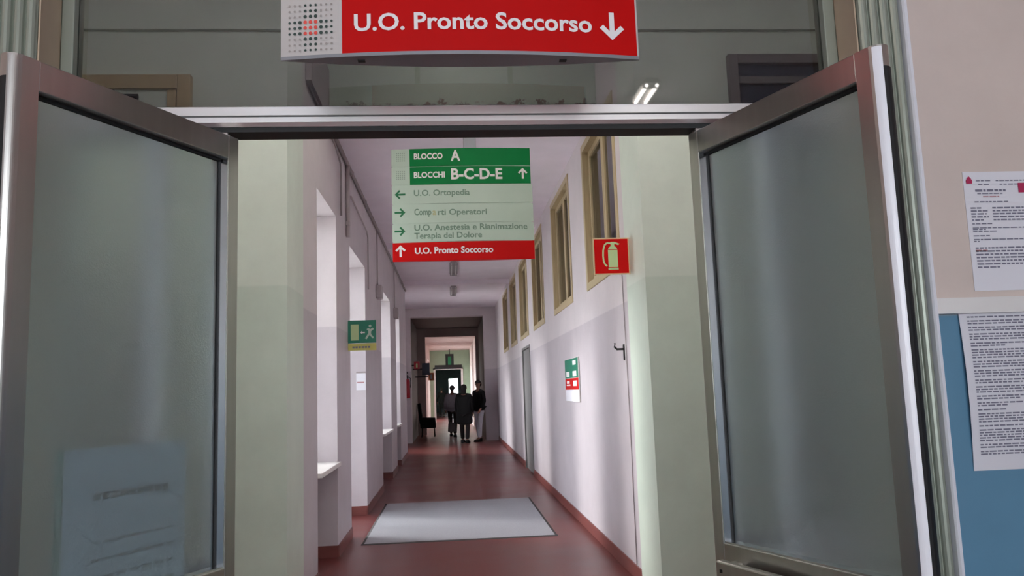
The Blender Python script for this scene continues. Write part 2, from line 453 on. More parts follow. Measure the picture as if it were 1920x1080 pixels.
for i, (a, b_) in enumerate(WIN_R): clerestory(i, a, b_)
# doors in the right wall
def wall_door(n, a, b_, top, handle_y):
    d = root('door_%d' % n, (XR, (a+b_)/2, 0), kind='structure')
    if n != 21: MB().box(XR-.015, XR+.09, a, a+.05, .002, top).box(XR-.015, XR+.09, b_-.05, b_, .002, top).box(XR-.015, XR+.09, a+.05, b_-.05, top-.05, top).build('door_frame', 'door_grey', d, .003)
    box('door_leaf', 'corridor_paint' if n == 21 else 'door_grey', XR+(.001 if n == 21 else .012), XR+.055, a+(.012 if n == 21 else .053), b_-(.004 if n == 21 else .053), .006, top-(.004 if n == 21 else .053), d, .0)
    if handle_y:
        s_ = 1 if handle_y < (a+b_)/2 else -1
        h = MB().tube([(XR-.003, handle_y, 1.62), (XR-.05, handle_y, 1.62), (XR-.055, handle_y+.03*s_, 1.62), (XR-.055, handle_y+.12*s_, 1.61)], .010)
        h.box(XR-.007, XR+.001, handle_y-.022, handle_y+.022, 1.50, 1.68)
        h.build('handle', 'black_handle', d)
wall_door(22, *D_FAR, None)
mb = MB(); y = YP1-.05
for (a, b_, t) in (D_FAR,): mb.box(XR-.012, XR, y, a, 0, .11); y = b_
mb.box(XR-.012, XR, y, YE, 0, .11)
mb.build('baseboard_right', 'baseboard_red', struct=True)

# --- pier wall between vestibule and corridor
MB().box(-3.4, XL, YP0, YP1, 0, 4.8).build('wall_pier_left', 'green_paint', struct=True)
MB().box(XP, 4.0, YP0, YP1, 0, 4.8).build('wall_pier_right', 'green_paint', struct=True)
# picture rail on the pier wall
zc = at_y(300, 50, YP0).z
MB().box(-3.2, XL-.0, YP0-.03, YP0, zc-.03, zc+.03).build('trim_1', 'green_paint', struct=True)
MB().box(XP, 3.8, YP0-.03, YP0, zc-.03, zc+.03).build('trim_2', 'green_paint', struct=True)

# --- header where the corridor ceiling drops, corridor ceiling, high ceiling in front
box('wall_header', 'flaking_paint', XLO, XRO, 7.10, 7.30, HC, 4.8, struct=True)
MB().box(XLO-.5, 3.8, 7.30, YE+.2, HC, HC+.25).build('ceiling', 'ceiling_paint', struct=True)
MB().box(-3.6, 4.2, SC-.2, 7.30, 4.8, 5.0).build('ceiling_vestibule', 'ceiling_paint', struct=True)
# shallow beams across the corridor ceiling
for i, yb in enumerate((13.8, 18.6)):
    MB().box(XL, XR, yb, yb+.25, HC-.10, HC).build('trim_%d' % (3+i), 'ceiling_paint', struct=True)
# vestibule side walls
MB().box(-3.6, -3.4, SC, YP1, 0, 4.8).build('wall_vestibule_left', 'green_paint', struct=True)
MB().box(3.8, 4.0, SC, YP1, 0, 4.8).build('wall_vestibule_right', 'green_paint', struct=True)

# --- end wall, dim passage, far corridor, far room
mb = MB().box(-2.4, -1.23, YE, YE+.35, 0, HC).box(1.02, 1.9, YE, YE+.35, 0, HC).box(-1.23, 1.02, YE, YE+.35, 3.82, HC)
mb.build('wall_end', 'corridor_paint', struct=True)
P0, P1 = YE+.35, 29.4
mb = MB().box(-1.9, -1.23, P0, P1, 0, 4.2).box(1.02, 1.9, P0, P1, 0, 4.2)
mb.build('wall_passage', 'dim_brown_paint', struct=True)
box('ceiling_passage', 'dim_brown_paint', -1.23, 1.02, P0, P1, 3.82, 4.1, struct=True)
mb = MB().box(-1.9, -.93, P1, P1+.25, 0, 4.2).box(.90, 1.9, P1, P1+.25, 0, 4.2).box(-.93, .90, P1, P1+.25, 3.52, 4.2)
mb.build('wall_beam', 'pink_paint', struct=True)
Q0, Q1 = P1+.25, 40.0
mb = MB()
XF = -1.05; y = Q0
for (a, b_) in ((30.6, 33.2), (36.0, 39.4)):
    mb.box(XF-.3, XF, y, a, 0, 3.8); mb.box(XF-.3, XF, a, b_, 0, .9) if a < 34 else None; mb.box(XF-.3, XF, a, b_, 3.0, 3.8); y = b_
mb.box(XF-.3, XF, y, Q1, 0, 3.8)
mb.build('wall_far_left', 'pink_paint', struct=True)
box('wall_far_right', 'pink_paint', .92, 1.2, Q0, Q1, 0, 3.8, struct=True)
box('ceiling_far', 'pink_paint', -1.35, 1.2, Q0, Q1+.2, 3.56, 3.8, struct=True)
for k, (a, b_) in enumerate(((30.6, 33.2), (36.0, 39.4))):
    z9 = .9 if k == 0 else 0.0
    wr = root('window_%d' % (30+k), (XF-.2, (a+b_)/2, z9), kind='structure')
    yc = (a+b_)/2
    MB().box(XF-.24, XF-.18, a, a+.06, z9, 3).box(XF-.24, XF-.18, b_-.06, b_, z9, 3).box(XF-.24, XF-.18, yc-.03, yc+.03, z9+.06, 2.94).box(XF-.24, XF-.18, a+.06, b_-.06, 2.94, 3).box(XF-.24, XF-.18, a+.06, b_-.06, z9, z9+.06).build('frame', 'white_frame', wr)
    box('pane', 'pane_glass', XF-.212, XF-.208, a+.06, yc-.03, z9+.06, 2.94, wr)
    box('pane', 'pane_glass', XF-.212, XF-.208, yc+.03, b_-.06, z9+.06, 2.94, wr)
# green end wall of the far corridor with a white door frame
fx0, fx1, fz = -.86, .55, 2.72
mb = MB().box(-2.4, fx0, Q1, Q1+.2, 0, 3.8).box(fx1, 1.9, Q1, Q1+.2, 0, 3.8).box(fx0, fx1, Q1, Q1+.2, fz, 3.8)
mb.build('wall_far_end', 'far_green_paint', struct=True)
MB().box(fx0-.02, fx0+.07, Q1-.03, Q1+.22, 0, fz).box(fx1-.07, fx1+.02, Q1-.03, Q1+.22, 0, fz).box(fx0-.02, fx1+.02, Q1-.03, Q1+.22, fz-.10, fz+.02).build('trim_5', 'white_frame', struct=True)
R0, R1 = Q1+.2, 62.0
mb = MB().box(-2.4, -2.2, R0, 41.2, 0, 3.4).box(-2.4, -2.2, 41.2, 45.5, 2.6, 3.4).box(-2.4, -2.2, 45.5, R1, 0, 3.4)
mb.box(1.7, 1.9, R0, R1, 0, 3.4)
mb.build('wall_far_room', 'far_green_paint', struct=True)
box('ceiling_far_room', 'far_green_paint', -2.4, 1.9, R0, R1+.2, 3.2, 3.4, struct=True)
a0 = at_y(840, 709, R1); a1 = at_y(860, 731, R1)
mb = MB().box(-2.4, a0.x, R1, R1+.2, 0, 3.4).box(a1.x, 1.9, R1, R1+.2, 0, 3.4).box(a0.x, a1.x, R1, R1+.2, a0.z, 3.4).box(a0.x, a1.x, R1, R1+.2, 0, a1.z-.3)
mb.build('wall_far_window', 'far_grey_paint', struct=True)
wr = root('window_32', ((a0.x+a1.x)/2, R1+.1, a1.z-.3), kind='structure')
zb = a1.z-.3
MB().box(a0.x, a0.x+.05, R1+.06, R1+.12, zb, a0.z).box(a1.x-.05, a1.x, R1+.06, R1+.12, zb, a0.z).box(a0.x+.05, a1.x-.05, R1+.06, R1+.12, a0.z-.05, a0.z).box(a0.x+.05, a1.x-.05, R1+.06, R1+.12, zb, zb+.05).build('frame', 'white_frame', wr)
box('pane', 'pane_glass', a0.x+.05, a1.x-.05, R1+.088, R1+.092, zb+.05, a0.z-.05, wr)

# --- room on the camera's side
WY = 1.97
box('wall_entrance_right', 'room_paint', 1.19, 4.0, WY, WY+.2, 0, 5.0, struct=True)
box('wall_entrance_left', 'room_paint', -3.6, -1.08, WY, WY+.2, 0, 5.0, struct=True)
box('wall_entrance_top', 'room_paint', -1.08, 1.19, WY+.02, WY+.2, 3.30, 5.0, struct=True)
box('wall_room_left', 'room_paint', -3.6, -3.4, -4.7, WY, 0, 4.3, struct=True)
box('wall_room_right', 'room_paint', 3.8, 4.0, -4.7, WY, 0, 4.3, struct=True)
BW = (-2.3, 2.3, .95, 3.1)
MB().box(-3.4, BW[0], -4.7, -4.5, 0, 4.3).box(BW[1], 3.8, -4.7, -4.5, 0, 4.3).box(BW[0], BW[1], -4.7, -4.5, 0, BW[2]).box(BW[0], BW[1], -4.7, -4.5, BW[3], 4.3).build('wall_room_back', 'room_paint', struct=True)
wr = root('window_33', (0, -4.6, BW[2]), kind='structure')
f = MB().box(BW[0], BW[0]+.06, -4.64, -4.56, BW[2], BW[3]).box(BW[1]-.06, BW[1], -4.64, -4.56, BW[2], BW[3]).box(BW[0]+.06, BW[1]-.06, -4.64, -4.56, BW[2], BW[2]+.06).box(BW[0]+.06, BW[1]-.06, -4.64, -4.56, BW[3]-.06, BW[3])
f.build('frame', 'white_frame', wr)
for k in range(3):
    x0 = BW[0]+.06 + k*(BW[1]-BW[0]-.12)/3; x1 = BW[0]+.06 + (k+1)*(BW[1]-BW[0]-.12)/3
    box('pane', 'pane_glass', x0+.025, x1-.025, -4.602, -4.598, BW[2]+.06, BW[3]-.06, wr)
    if k: box('mullion', 'white_frame', x0-.025, x0+.025, -4.63, -4.57, BW[2]+.06, BW[3]-.06, wr)
box('ceiling_room', 'ceiling_paint', -3.6, 4.0, -4.7, SC, 4.1, 4.3, struct=True)
box('trim_6', 'white_sill', 1.235, 3.8, WY-.022, WY, 1.655, 1.695, struct=True)

# --- aluminium screen: jambs, transom bar, over-light, side-lights
JL, JR = -.984, 1.092; JY = 1.92; ZT = 3.30
def grooved(x0, x1, yf, yb):
    """profile of a grooved post: front face at yf with rounded ribs"""
    pts = []; n_ = 4; wd = (x1-x0)/n_
    for k in range(n_):
        c = x0+wd*(k+.5)
        for t in range(7):
            a = math.pi*(1-t/6); pts.append((c+math.cos(a)*wd*.42, yf+.012-math.sin(a)*.012))
        pts.append((x0+wd*(k+1)-wd*.04, yf+.014))
    return pts + [(x1, yb), (x0, yb)]
scr = root('door_frame_screen', ((JL+JR)/2, SC, 0), 'aluminium and glass door screen with over-light filling the doorway', 'door frame')
for nm, x0, x1 in (('jamb', JL-.115, JL), ('jamb', JR, JR+.115)):
    j = MB().prism(grooved(x0, x1, JY, SC+.06), 0, ZT).build(nm, 'green_metal', scr)
    # beige lining on the side of the jamb that faces the doorway
    if x0 < 0: box('jamb_lining', 'beige_metal', x1, x1+.004, JY+.016, SC-.012, 0, ZT, j)
    else: box('jamb_lining', 'beige_metal', x0-.004, x0, JY+.016, SC-.012, 0, ZT, j)
MB().prism([(JR+.117, 1.965), (JR+.117, JY-.004), (JR+.120, JY-.010), (JR+.130, JY-.006), (JR+.136, 1.965)], 0, ZT).build('cover_strip', 'strip_sheen', scr)
MB().prism([(JL-.117, 1.965), (JL-.117, JY-.004), (JL-.120, JY-.010), (JL-.130, JY-.006), (JL-.136, 1.965)], 0, ZT).build('cover_strip', 'strip_sheen', scr)
zt0, zt1 = 2.192, 2.247
# transom bar with a stepped face
poly = [(SC-.030, zt0+.010), (SC-.030, zt0+.0235), (SC-.016, zt0+.026), (SC-.030, zt0+.0285), (SC-.030, zt1-.004), (SC-.022, zt1), (SC+.05, zt1), (SC+.05, zt0), (SC-.024, zt0)]
MB().prism(poly, JL+.004, JR-.004, 'x').build('transom_bar', 'alu_bar', scr)
box('seal', 'rubber', JL+.004, JR-.004, SC-.018, SC+.045, zt0-.012, zt0, scr)
for x0, x1 in ((JL+.004, JL+.036), (JR-.036, JR-.004)):
    box('glazing_stile', 'green_metal', x0, x1, SC-.012, SC+.045, 0, zt0-.012, scr, .003)
    box('glazing_stile', 'green_metal', x0, x1, SC-.012, SC+.045, zt1, ZT-.05, scr, .003)
box('head_rail', 'alu', JL+.004, JR-.004, SC-.02, SC+.05, ZT-.05, ZT, scr)
box('over_light_pane', 'transom_glass', JL+.036, JR-.036, SC+.012, SC+.018, zt1, ZT-.05, scr)
HL, HR = -.535, .648              # hinge lines
for s_, x in ((-1, HL), (1, HR)):
    box('hinge_post', 'alu', x+s_*.020, x+s_*.060, SC-.02, SC+.045, 0, zt0-.012, scr, .003)
    xa, xb = (JL+.036, HL-.060) if s_ < 0 else (HR+.060, JR-.036)
    xs = -.735 if s_ < 0 else .855
    box('side_stile', 'strip_sheen', xs-.017, xs+.017, SC-.025, SC+.010, .14, zt0-.012, scr, .003)
    box('side_rail', 'alu', xa, xb, SC-.01, SC+.04, .002, .14, scr, .003)
    box('side_rail', 'alu', xa, xb, SC-.01, SC+.04, 1.06, 1.12, scr, .003)
    box('side_pane', 'pane_glass', xa, xb, SC+.012, SC+.018, .14, 1.06, scr)
    box('side_pane', 'pane_glass', xa, xb, SC+.012, SC+.018, 1.12, zt0-.012, scr)

# ================================================================== SWING DOORS (open towards the camera)
ZRAIL = at_y(1327, 1012, 2.03).z
LT, DH = .045, 2.157
def leaf(n, hinge, free, sg, LW, label):
    d = Vector((free[0]-hinge[0], free[1]-hinge[1], 0)).normalized()
    rz = math.atan2(d.y, d.x)
    o = root('door_%d' % n, (hinge[0], hinge[1], 0), label, 'door', kind='structure', world=False, rz=rz)
    S = .035; SF = .047
    def B(x0, x1, y0, y1, z0, z1): return MB().box(x0, x1, sg*y0, sg*y1, z0, z1)
    # y: 0 is the face one sees, -LT the back
    B(0, S, -LT, 0, .012, DH).build('hinge_stile', 'alu', o, .002)
    # rounded free stile
    pts = [(LW-SF, 0), (LW-.012, 0)] + [(LW-.012+.022*math.sin(a), -LT/2+LT/2*math.cos(a)) for a in [math.pi*k/8 for k in range(1, 8)]] + [(LW-.012, -LT), (LW-SF, -LT)]
    MB().prism([(x, sg*y) for x, y in pts], .012, DH).build('free_stile', 'alu', o)
    def ed(a0, a1, g=.0215): return [(LW-.012+(g+.0015)*math.sin(a)*1.02, sg*(-LT/2+(LT/2+.001)*math.cos(a))) for a in [a0+(a1-a0)*k/6 for k in range(7)]] + [(LW-.012, sg*(-LT/2))]
    MB().prism(ed(.10*math.pi, .36*math.pi), .03, DH-.004).build('edge_strip', 'strip_sheen' if sg < 0 else 'alu', o)
    MB().prism(ed(.36*math.pi, .95*math.pi), .03, DH-.045).build('edge_seal', 'rubber', o)
    B(S, LW-SF, -LT, 0, DH-.060, DH).build('top_rail', 'alu', o, .002)
    B(S, LW-SF, -LT, 0, ZRAIL-.115, ZRAIL).build('middle_rail', 'alu', o, .002)
    B(S, LW-SF, -LT, 0, .012, .16).build('bottom_rail', 'alu', o, .002)
    gz0, gz1 = ZRAIL, DH-.060
    B(S, S+.003, -.030, -.001, gz0, gz1).build('lit_reveal', 'alu_lit', o)  # thin bright facing that paints light onto the recess reveal
    B(S+.003, LW-SF, -.030, -.002, gz0, gz0+.004).build('lit_reveal', 'alu_lit', o)
    g = MB(); g.box(S+.003, S+.008, sg*-.030, sg*-.026, gz0+.004, gz1).box(S+.008, LW-SF, sg*-.030, sg*-.020, gz1-.006, gz1)
    g.build('gasket', 'rubber', o)
    B(S, LW-SF, -.036, -.030, gz0, gz1).build('frosted_pane', 'frosted', o)
    B(S, LW-SF, -.036, -.030, .16, ZRAIL-.115).build('frosted_pane', 'frosted', o)
    # push bar with end brackets
    zb = ZRAIL-.030
    pb = B(.065, LW-.07, .030, .052, zb-.045, zb).build('push_bar', 'alu', o, .004)
    for x in (.072, LW-.10): B(x, x+.03, 0, .030, zb-.04, zb-.006).build('bracket', 'alu', pb, .003)
    B(.080, .088, .052, .054, zb-.026, zb-.018).build('screw', 'black_handle', pb)
    # hinges on the post
    for z in (.25, 1.0, DH-.22):
        MB().tube([(-.006, sg*-.02, z), (-.006, sg*-.02, z+.10)], .009).build('hinge', 'alu', o)
    return o
leafL = leaf(41, (-.524, 2.015), (-.800, 1.475), 1, .592, 'frosted glass door leaf with a pale notice sheet showing through it')
leafR = leaf(42, (.643, 2.015), (.857, 1.447), -1, .594, 'frosted glass door leaf with aluminium push bar, standing before the grooved jamb and notices')

# notice sheet on the back of the frosted left leaf (written in the leaf's own coordinates)
def leaf_pt(u, v, o, yl):
    rz = o.rotation_euler.z; d = Vector((math.cos(rz), math.sin(rz), 0)); n_ = Vector((-d.y, d.x, 0))
    p0 = Vector(o.location) + n_*yl; r_ = ray(u, v)
    t = (p0-EYE).dot(n_)/r_.dot(n_); p = EYE+r_*t - Vector(o.location)
    return p.dot(d), p.z
xa, za = leaf_pt(118, 845, leafL, -.04); xb, zb_ = leaf_pt(345, 832, leafL, -.04)
sh = root('notice_sheet', leafL.location, 'large pale notice sheet taped behind the frosted glass of the open door', 'notice', world=False, rz=leafL.rotation_euler.z)
MB().box(xb, xa, -.0378, -.0368, za-.42, za).build('sheet', 'paper_blue', sh)
xc, _ = leaf_pt(100, 845, leafL, -.04)
MB().box(xa+.002, xc, -.0378, -.0368, za-.42, za).build('sheet_border', 'sign_pale', sh)
mb = MB()
for k in range(9): mb.box(xb+.05+k*.022, xb+.05+k*.022+.016, -.0367, -.0365, za-.105, za-.09)
for r_ in range(6):
    for k in range(7): mb.box(xb+.03+k*.032, xb+.03+k*.032+.022, -.0367, -.0365, za-.19-r_*.035, za-.184-r_*.035)
tag(mb.build('printed_text', 'logo_pale', sh), None, kind='stuff')

# ================================================================== SIGNS
# --- red hanging sign in front of the over-light
SY = 1.72
pL, pR = at_y(527, 110, SY), at_y(1198, 108, SY)
sx0, sx1 = pL.x, pR.x; shw = (sx1-sx0)/2; scx = (sx0+sx1)/2
sz0 = (at_y(527, 117, SY).z + at_y(1198, 110, SY).z)/2; sz1 = sz0+.205
SAG = .034
def yf1(x): return SY - SAG*(1-((x-scx)/shw)**2)
def lens(x0, x1, cx, hw, y0, sag, n_=16, back=True, inset=0.0):
    xs = [x0+(x1-x0)*k/n_ for k in range(n_+1)]
    fr = [(x, y0-(sag-inset)*(1-((x-cx)/hw)**2)-.002) for x in xs]
    bk = [(x, y0+(sag-inset)*(1-((x-cx)/hw)**2)+.002) for x in reversed(xs)]
    return fr+bk
s1 = root('hanging_sign', (scx, SY, sz0), 'red and grey curved emergency department sign hanging above the doorway', 'sign')
MB().prism(lens(sx0, sx1, scx, shw, SY, SAG, 24), sz0, sz0+.008).build('bottom_cover', 'sign_end_grey', s1)
xd = at_y(641, 50, SY-.02).x
MB().prism(lens(sx0, xd, scx, shw, SY, SAG, 8), sz0+.008, sz1).build('logo_panel', 'sign_grey', s1)
redp = MB().prism(lens(xd, sx1-.004, scx, shw, SY, SAG, 20), sz0+.008, sz1).build('red_panel', 'sign_red', s1)
MB().prism(lens(sx1-.004, sx1, scx, shw, SY, SAG, 2), sz0+.008, sz1).build('end_cap', 'sign_grey', s1)
for u in (678, 1055):
    x = at_y(u, 108, SY).x
    MB().box(x-.008, x+.008, SY-.006, SY+.006, sz0-.002, sz0).build('screw_hole', 'black', s1)
for u in (760, 1000):
    x = at_y(u, 0, SY).x
    MB().tube([(x, SY, sz1), (x, SY, 4.1)], .008).build('hanger_rod', 'alu', s1)
def fitx(u, v, yf):  # pixel -> x,z on a curved face
    p = at_y(u, v, yf(0))
    for _ in range(4): p = at_y(u, v, yf(p.x))
    return p
yy1 = lambda x: yf1(x)-.002
a = fitx(664, 62, yy1); b_ = fitx(1110, 60, yy1); t_ = fitx(888, 25, yy1); bt = fitx(888, 54, yy1)
text('lettering', 'U.O. Pronto Soccorso', 'sign_white', a.x, b_.x, bt.z, t_.z+.003, yy1, redp, .022)
c_ = fitx(1147, 50, yy1)
flat('arrow', 'sign_white', [arrow('down', c_.x, c_.z, .066)], yy1, redp)
# dotted cross emblem
p0 = fitx(543, 13, yy1); p1 = fitx(622, 92, yy1)
groups = {'logo_green': [], 'logo_red': [], 'logo_pale': []}
for i in range(9):
    for j in range(9):
        cx_ = p0.x+(p1.x-p0.x)*i/8; cz_ = p0.z+(p1.z-p0.z)*j/8
        di, dj = abs(i-4), abs(j-4)
        if di <= 1 and dj <= 1: k, r_ = 'logo_red', .0042
        elif di <= 1 or dj <= 1: k, r_ = 'logo_green', .0040-.0006*max(0, max(di, dj)-2)
        else: k, r_ = 'logo_pale', .0026
        groups[k].append([(cx_+r_*math.cos(q*math.pi/5), cz_+r_*math.sin(q*math.pi/5)) for q in range(10)])
for k, polys in groups.items(): tag(flat('emblem_dots', k, polys, yy1, s1), None, kind='stuff')

# --- green and red directory sign hanging in the corridor
DY = 7.40
q0, q1 = at_y(735, 380, DY), at_y(999, 380, DY)
dx0, dx1 = q0.x, q1.x; dcx, dhw = (dx0+dx1)/2, (dx1-dx0)/2; DS = .030
def yf2(x): return DY - DS*(1-((x-dcx)/dhw)**2) - .002
rows_px = [277, 311, 345, 381, 417, 452, 488]
rz_ = [at_y(866, v, DY-DS).z for v in rows_px]
s2 = root('directory_sign', (dcx, DY, rz_[-1]), 'green, pale and red directory sign of six curved panels under the corridor ceiling', 'sign')
xg = fitx(768, 310, yf2).x
names = ['sign_green', 'sign_green', 'sign_pale', 'sign_pale', 'sign_pale', 'sign_red']
panels = []
for i in range(6):
    z1_, z0_ = rz_[i]-.003, rz_[i+1]+.003
    if i < 2:
        MB().prism(lens(dx0, xg, dcx, dhw, DY, DS, 5), z0_, z1_).build('panel_end', 'sign_pale', s2)
        p = MB().prism(lens(xg, dx1-.012, dcx, dhw, DY, DS, 14), z0_, z1_).build('panel', names[i], s2)
    else:
        p = MB().prism(lens(dx0, dx1, dcx, dhw, DY, DS, 16), z0_, z1_).build('panel', names[i], s2)
    panels.append(p)
MB().prism(lens(dx0+.01, dx1-.02, dcx, dhw, DY, DS, 16, inset=.006), rz_[-1]+.004, rz_[0]-.004).build('core', 'sign_pale', s2)
xm = at_y(880, 260, DY).x
MB().box(xm-.06, xm+.06, DY-.02, DY+.02, rz_[0]-.004, HC).build('ceiling_post', 'sign_end_grey', s2, .004)
def T2(txt, i, u0, u1, vt, vb, m_, bold=.02, drop=False):
    a = fitx(u0, vb, yf2); b_ = fitx(u1, vb, yf2); um = (u0+u1)/2
    zt_ = fitx(um, vt, yf2).z; zb_ = fitx(um, vb, yf2).z
    return text('lettering', txt, m_, a.x, b_.x, zb_, zt_, yf2, panels[i], bold, drop)
def A2(dr, i, u, v, s_, m_):
    c = fitx(u, v, yf2); flat('arrow', m_, [arrow(dr, c.x, c.z, s_)], yf2, panels[i])
T2('BLOCCO', 0, 776, 830, 287, 298, 'sign_white', .03)
T2('A', 0, 845, 863, 281, 301, 'sign_white', .03)
T2('BLOCCHI', 1, 776, 834, 322, 333, 'sign_white', .03)
T2('B-C-D-E', 1, 846, 942, 315, 335, 'sign_white', .03)
A2('up', 1, 980, 325, .105, 'sign_white')
T2('U.O. Ortopedia', 2, 776, 881, 355, 366, 'sign_faded_text')
A2('left', 2, 750, 365, .10, 'sign_arrow_green')
T2('Comp', 3, 777, 809, 391, 403, 'sign_faded_text')
T2('a', 3, 811, 818, 394.5, 403, 'sign_yellowed')
T2('rti Operatori', 3, 821, 913, 391, 402, 'sign_faded_text')
A2('right', 3, 750, 399, .10, 'sign_arrow_green')
T2('U.O. Anestesia e Rianimazione', 4, 777, 989, 419, 430, 'sign_faded_text')
T2('Terapia del Dolore', 4, 777, 904, 435, 446, 'sign_faded_text')
A2('right', 4, 750, 434, .10, 'sign_arrow_green')
T2('U.O. Pronto Soccorso', 5, 778, 925, 462, 474, 'sign_white', .03)
A2('up', 5, 751, 471, .11, 'sign_white')
for i, (v, w_) in enumerate(((295, 0), (329, 0))):   # ghost of the dotted emblem on the panel ends
    c = fitx(751, v, yf2); dots = []
    for k in range(5):
        for l in range(5):
            X, Z = c.x+(k-2)*.018, c.z+(l-2)*.018
            dots.append([(X-.005, Z-.005), (X+.005, Z-.005), (X+.005, Z+.005), (X-.005, Z+.005)])
    tag(flat('emblem_dots', 'logo_faint', dots, yf2, s2), None, kind='stuff')

# --- fire extinguisher flag sign on the right pier
FY = 5.95
e0, e1 = at_y(1112, 482, FY), at_y(1182, 480, FY)
fz1, fz0 = at_y(1147, 446, FY).z, at_y(1147, 515, FY).z
fs = root('extinguisher_sign', (XP, FY, fz0), 'red square sign with a pale fire extinguisher picture on the pier', 'sign')
fx0_, fx1_ = e0.x, XP-.001
MB().box(fx0_, fx1_, FY-.003, FY+.003, fz0, fz1).build('sign_plate', 'lumi_border', fs)
yF = lambda x: FY-.003
bd = .010
flat('red_field', 'sign_red', [[(fx0_+bd, fz0+bd), (fx1_-bd, fz0+bd), (fx1_-bd, fz1-bd), (fx0_+bd, fz1-bd)]], yF, fs, .001)
cx_, cw = (fx0_+fx1_)/2+.012, (fx1_-fx0_)
def U(a, b_): return (cx_+a*cw, fz0+(fz1-fz0)*b_)
body = [U(-.14,.13), U(.14,.13), U(.14,.17), U(.13,.20), U(.13,.68), U(.10,.74), U(.05,.77), U(.05,.83), U(.16,.80), U(.20,.83), U(.06,.89), U(-.05,.89), U(-.05,.77), U(-.10,.74), U(-.13,.68), U(-.13,.20), U(-.14,.17)]
flat('pictogram', 'lumi', [body], yF, fs, .0022)
hose = []
pth = [(-.05,.85), (-.15,.86), (-.22,.80), (-.26,.66), (-.27,.50), (-.26,.36), (-.22,.27), (-.17,.23)]
for k in range(len(pth)-1):
    (a1_, b1), (a2_, b2) = pth[k], pth[k+1]
    dx_, dz_ = a2_-a1_, b2-b1; l = math.hypot(dx_, dz_); nx, nz = -dz_/l*.022, dx_/l*.022
    hose.append([U(a1_+nx, b1+nz), U(a1_-nx, b1-nz), U(a2_-nx, b2-nz), U(a2_+nx, b2+nz)])
flat('pictogram_hose', 'lumi', hose, yF, fs, .0022)
flat('pictogram_band', 'sign_red', [[U(-.13,.665), U(.13,.665), U(.13,.68), U(-.13,.68)]], yF, fs, .003)
flat('pictogram_band', 'sign_red', [[U(-.14,.185), U(.14,.185), U(.14,.20), U(-.14,.20)]], yF, fs, .003)

# --- green exit flag sign on the left pier
EY = 8.72
e0, e1 = at_y(664, 601, EY), at_y(705, 601, EY); ez0 = at_y(684, 657, EY).z; em = at_y(684, 643, EY).z
ex0 = XL+.001; ex1 = e1.x; ez1 = e0.z
es = root('exit_sign', (XL, EY, ez0), 'green emergency exit flag sign on the pier beside the bright doorway', 'sign')
MB().box(ex0, ex1, EY-.003, EY+.003, em, ez1).build('sign_plate', 'exit_green', es)
MB().box(ex0, ex1, EY-.003, EY+.003, ez0, em-.004).build('caption_strip', 'exit_yellow', es)
yE = lambda x: EY-.003
W_, H_ = ex1-ex0, ez1-em
def V(a, b_): return (ex0+a*W_, em+b_*H_)
flat('pictogram_door', 'lumi', [[V(.10,.12), V(.38,.12), V(.38,.82), V(.10,.82)]], yE, es)
flat('pictogram_arrow', 'sign_white', [[V(.44,.46), V(.50,.38), V(.50,.43), V(.60,.43), V(.60,.49), V(.50,.49), V(.50,.54)]], yE, es)
flat('pictogram_runner', 'sign_pale', [[V(.66,.60), V(.72,.64), V(.80,.60), V(.88,.66), V(.92,.60), V(.82,.50), V(.82,.38), V(.92,.24), V(.88,.18), V(.76,.34), V(.66,.16), V(.60,.20), V(.72,.42), V(.72,.54)], [V(.74,.70), V(.80,.68), V(.84,.74), V(.80,.80), V(.74,.78)]], yE, es)
flat('caption_print', 'ink', [[(ex0+W_*(.15+.11*k), ez0+.025), (ex0+W_*(.15+.11*k+.08), ez0+.025), (ex0+W_*(.15+.11*k+.08), ez0+.045), (ex0+W_*(.15+.11*k), ez0+.045)] for k in range(6)], yE, es)

# --- flat sign on the right wall, green above red above white
wa, wb = at_x(1086, 670, XR), at_x(1060, 670, XR)
wz1, wz0 = at_x(1073, 672, XR).z, at_x(1073, 753, XR).z
ws = root('wall_sign', (XR, (wa.y+wb.y)/2, wz0), 'tall wall sign of green, red and white fields below the high windows', 'sign')
MB().box(XR-.014, XR-.002, wa.y, wb.y, wz0, wz1).build('sign_plate', 'sign_grey', ws, .002)
hz = wz1-wz0
def fieldx(name, m_, a, b_, t0, t1, par, e=.0155):
    y0, y1 = wb.y-(wb.y-wa.y)*a, wb.y-(wb.y-wa.y)*b_
    return MB().box(XR-e, XR-.014, y0, y1, wz1-hz*t1, wz1-hz*t0).build(name, m_, par)
fieldx('green_field', 'exit_green', .03, .97, .01, .45, ws)
fieldx('red_field', 'sign_red', .03, .97, .46, .72, ws)
fieldx('white_field', 'paper', .03, .97, .73, .99, ws)
for (a, b_, t0, t1) in ((.12,.36,.30,.42), (.60,.85,.30,.42), (.62,.84,.06,.16), (.15,.35,.52,.58), (.62,.86,.52,.64), (.12,.40,.60,.63)):
    fieldx('pictogram', 'sign_white', a, b_, t0, t1, ws, .0165)

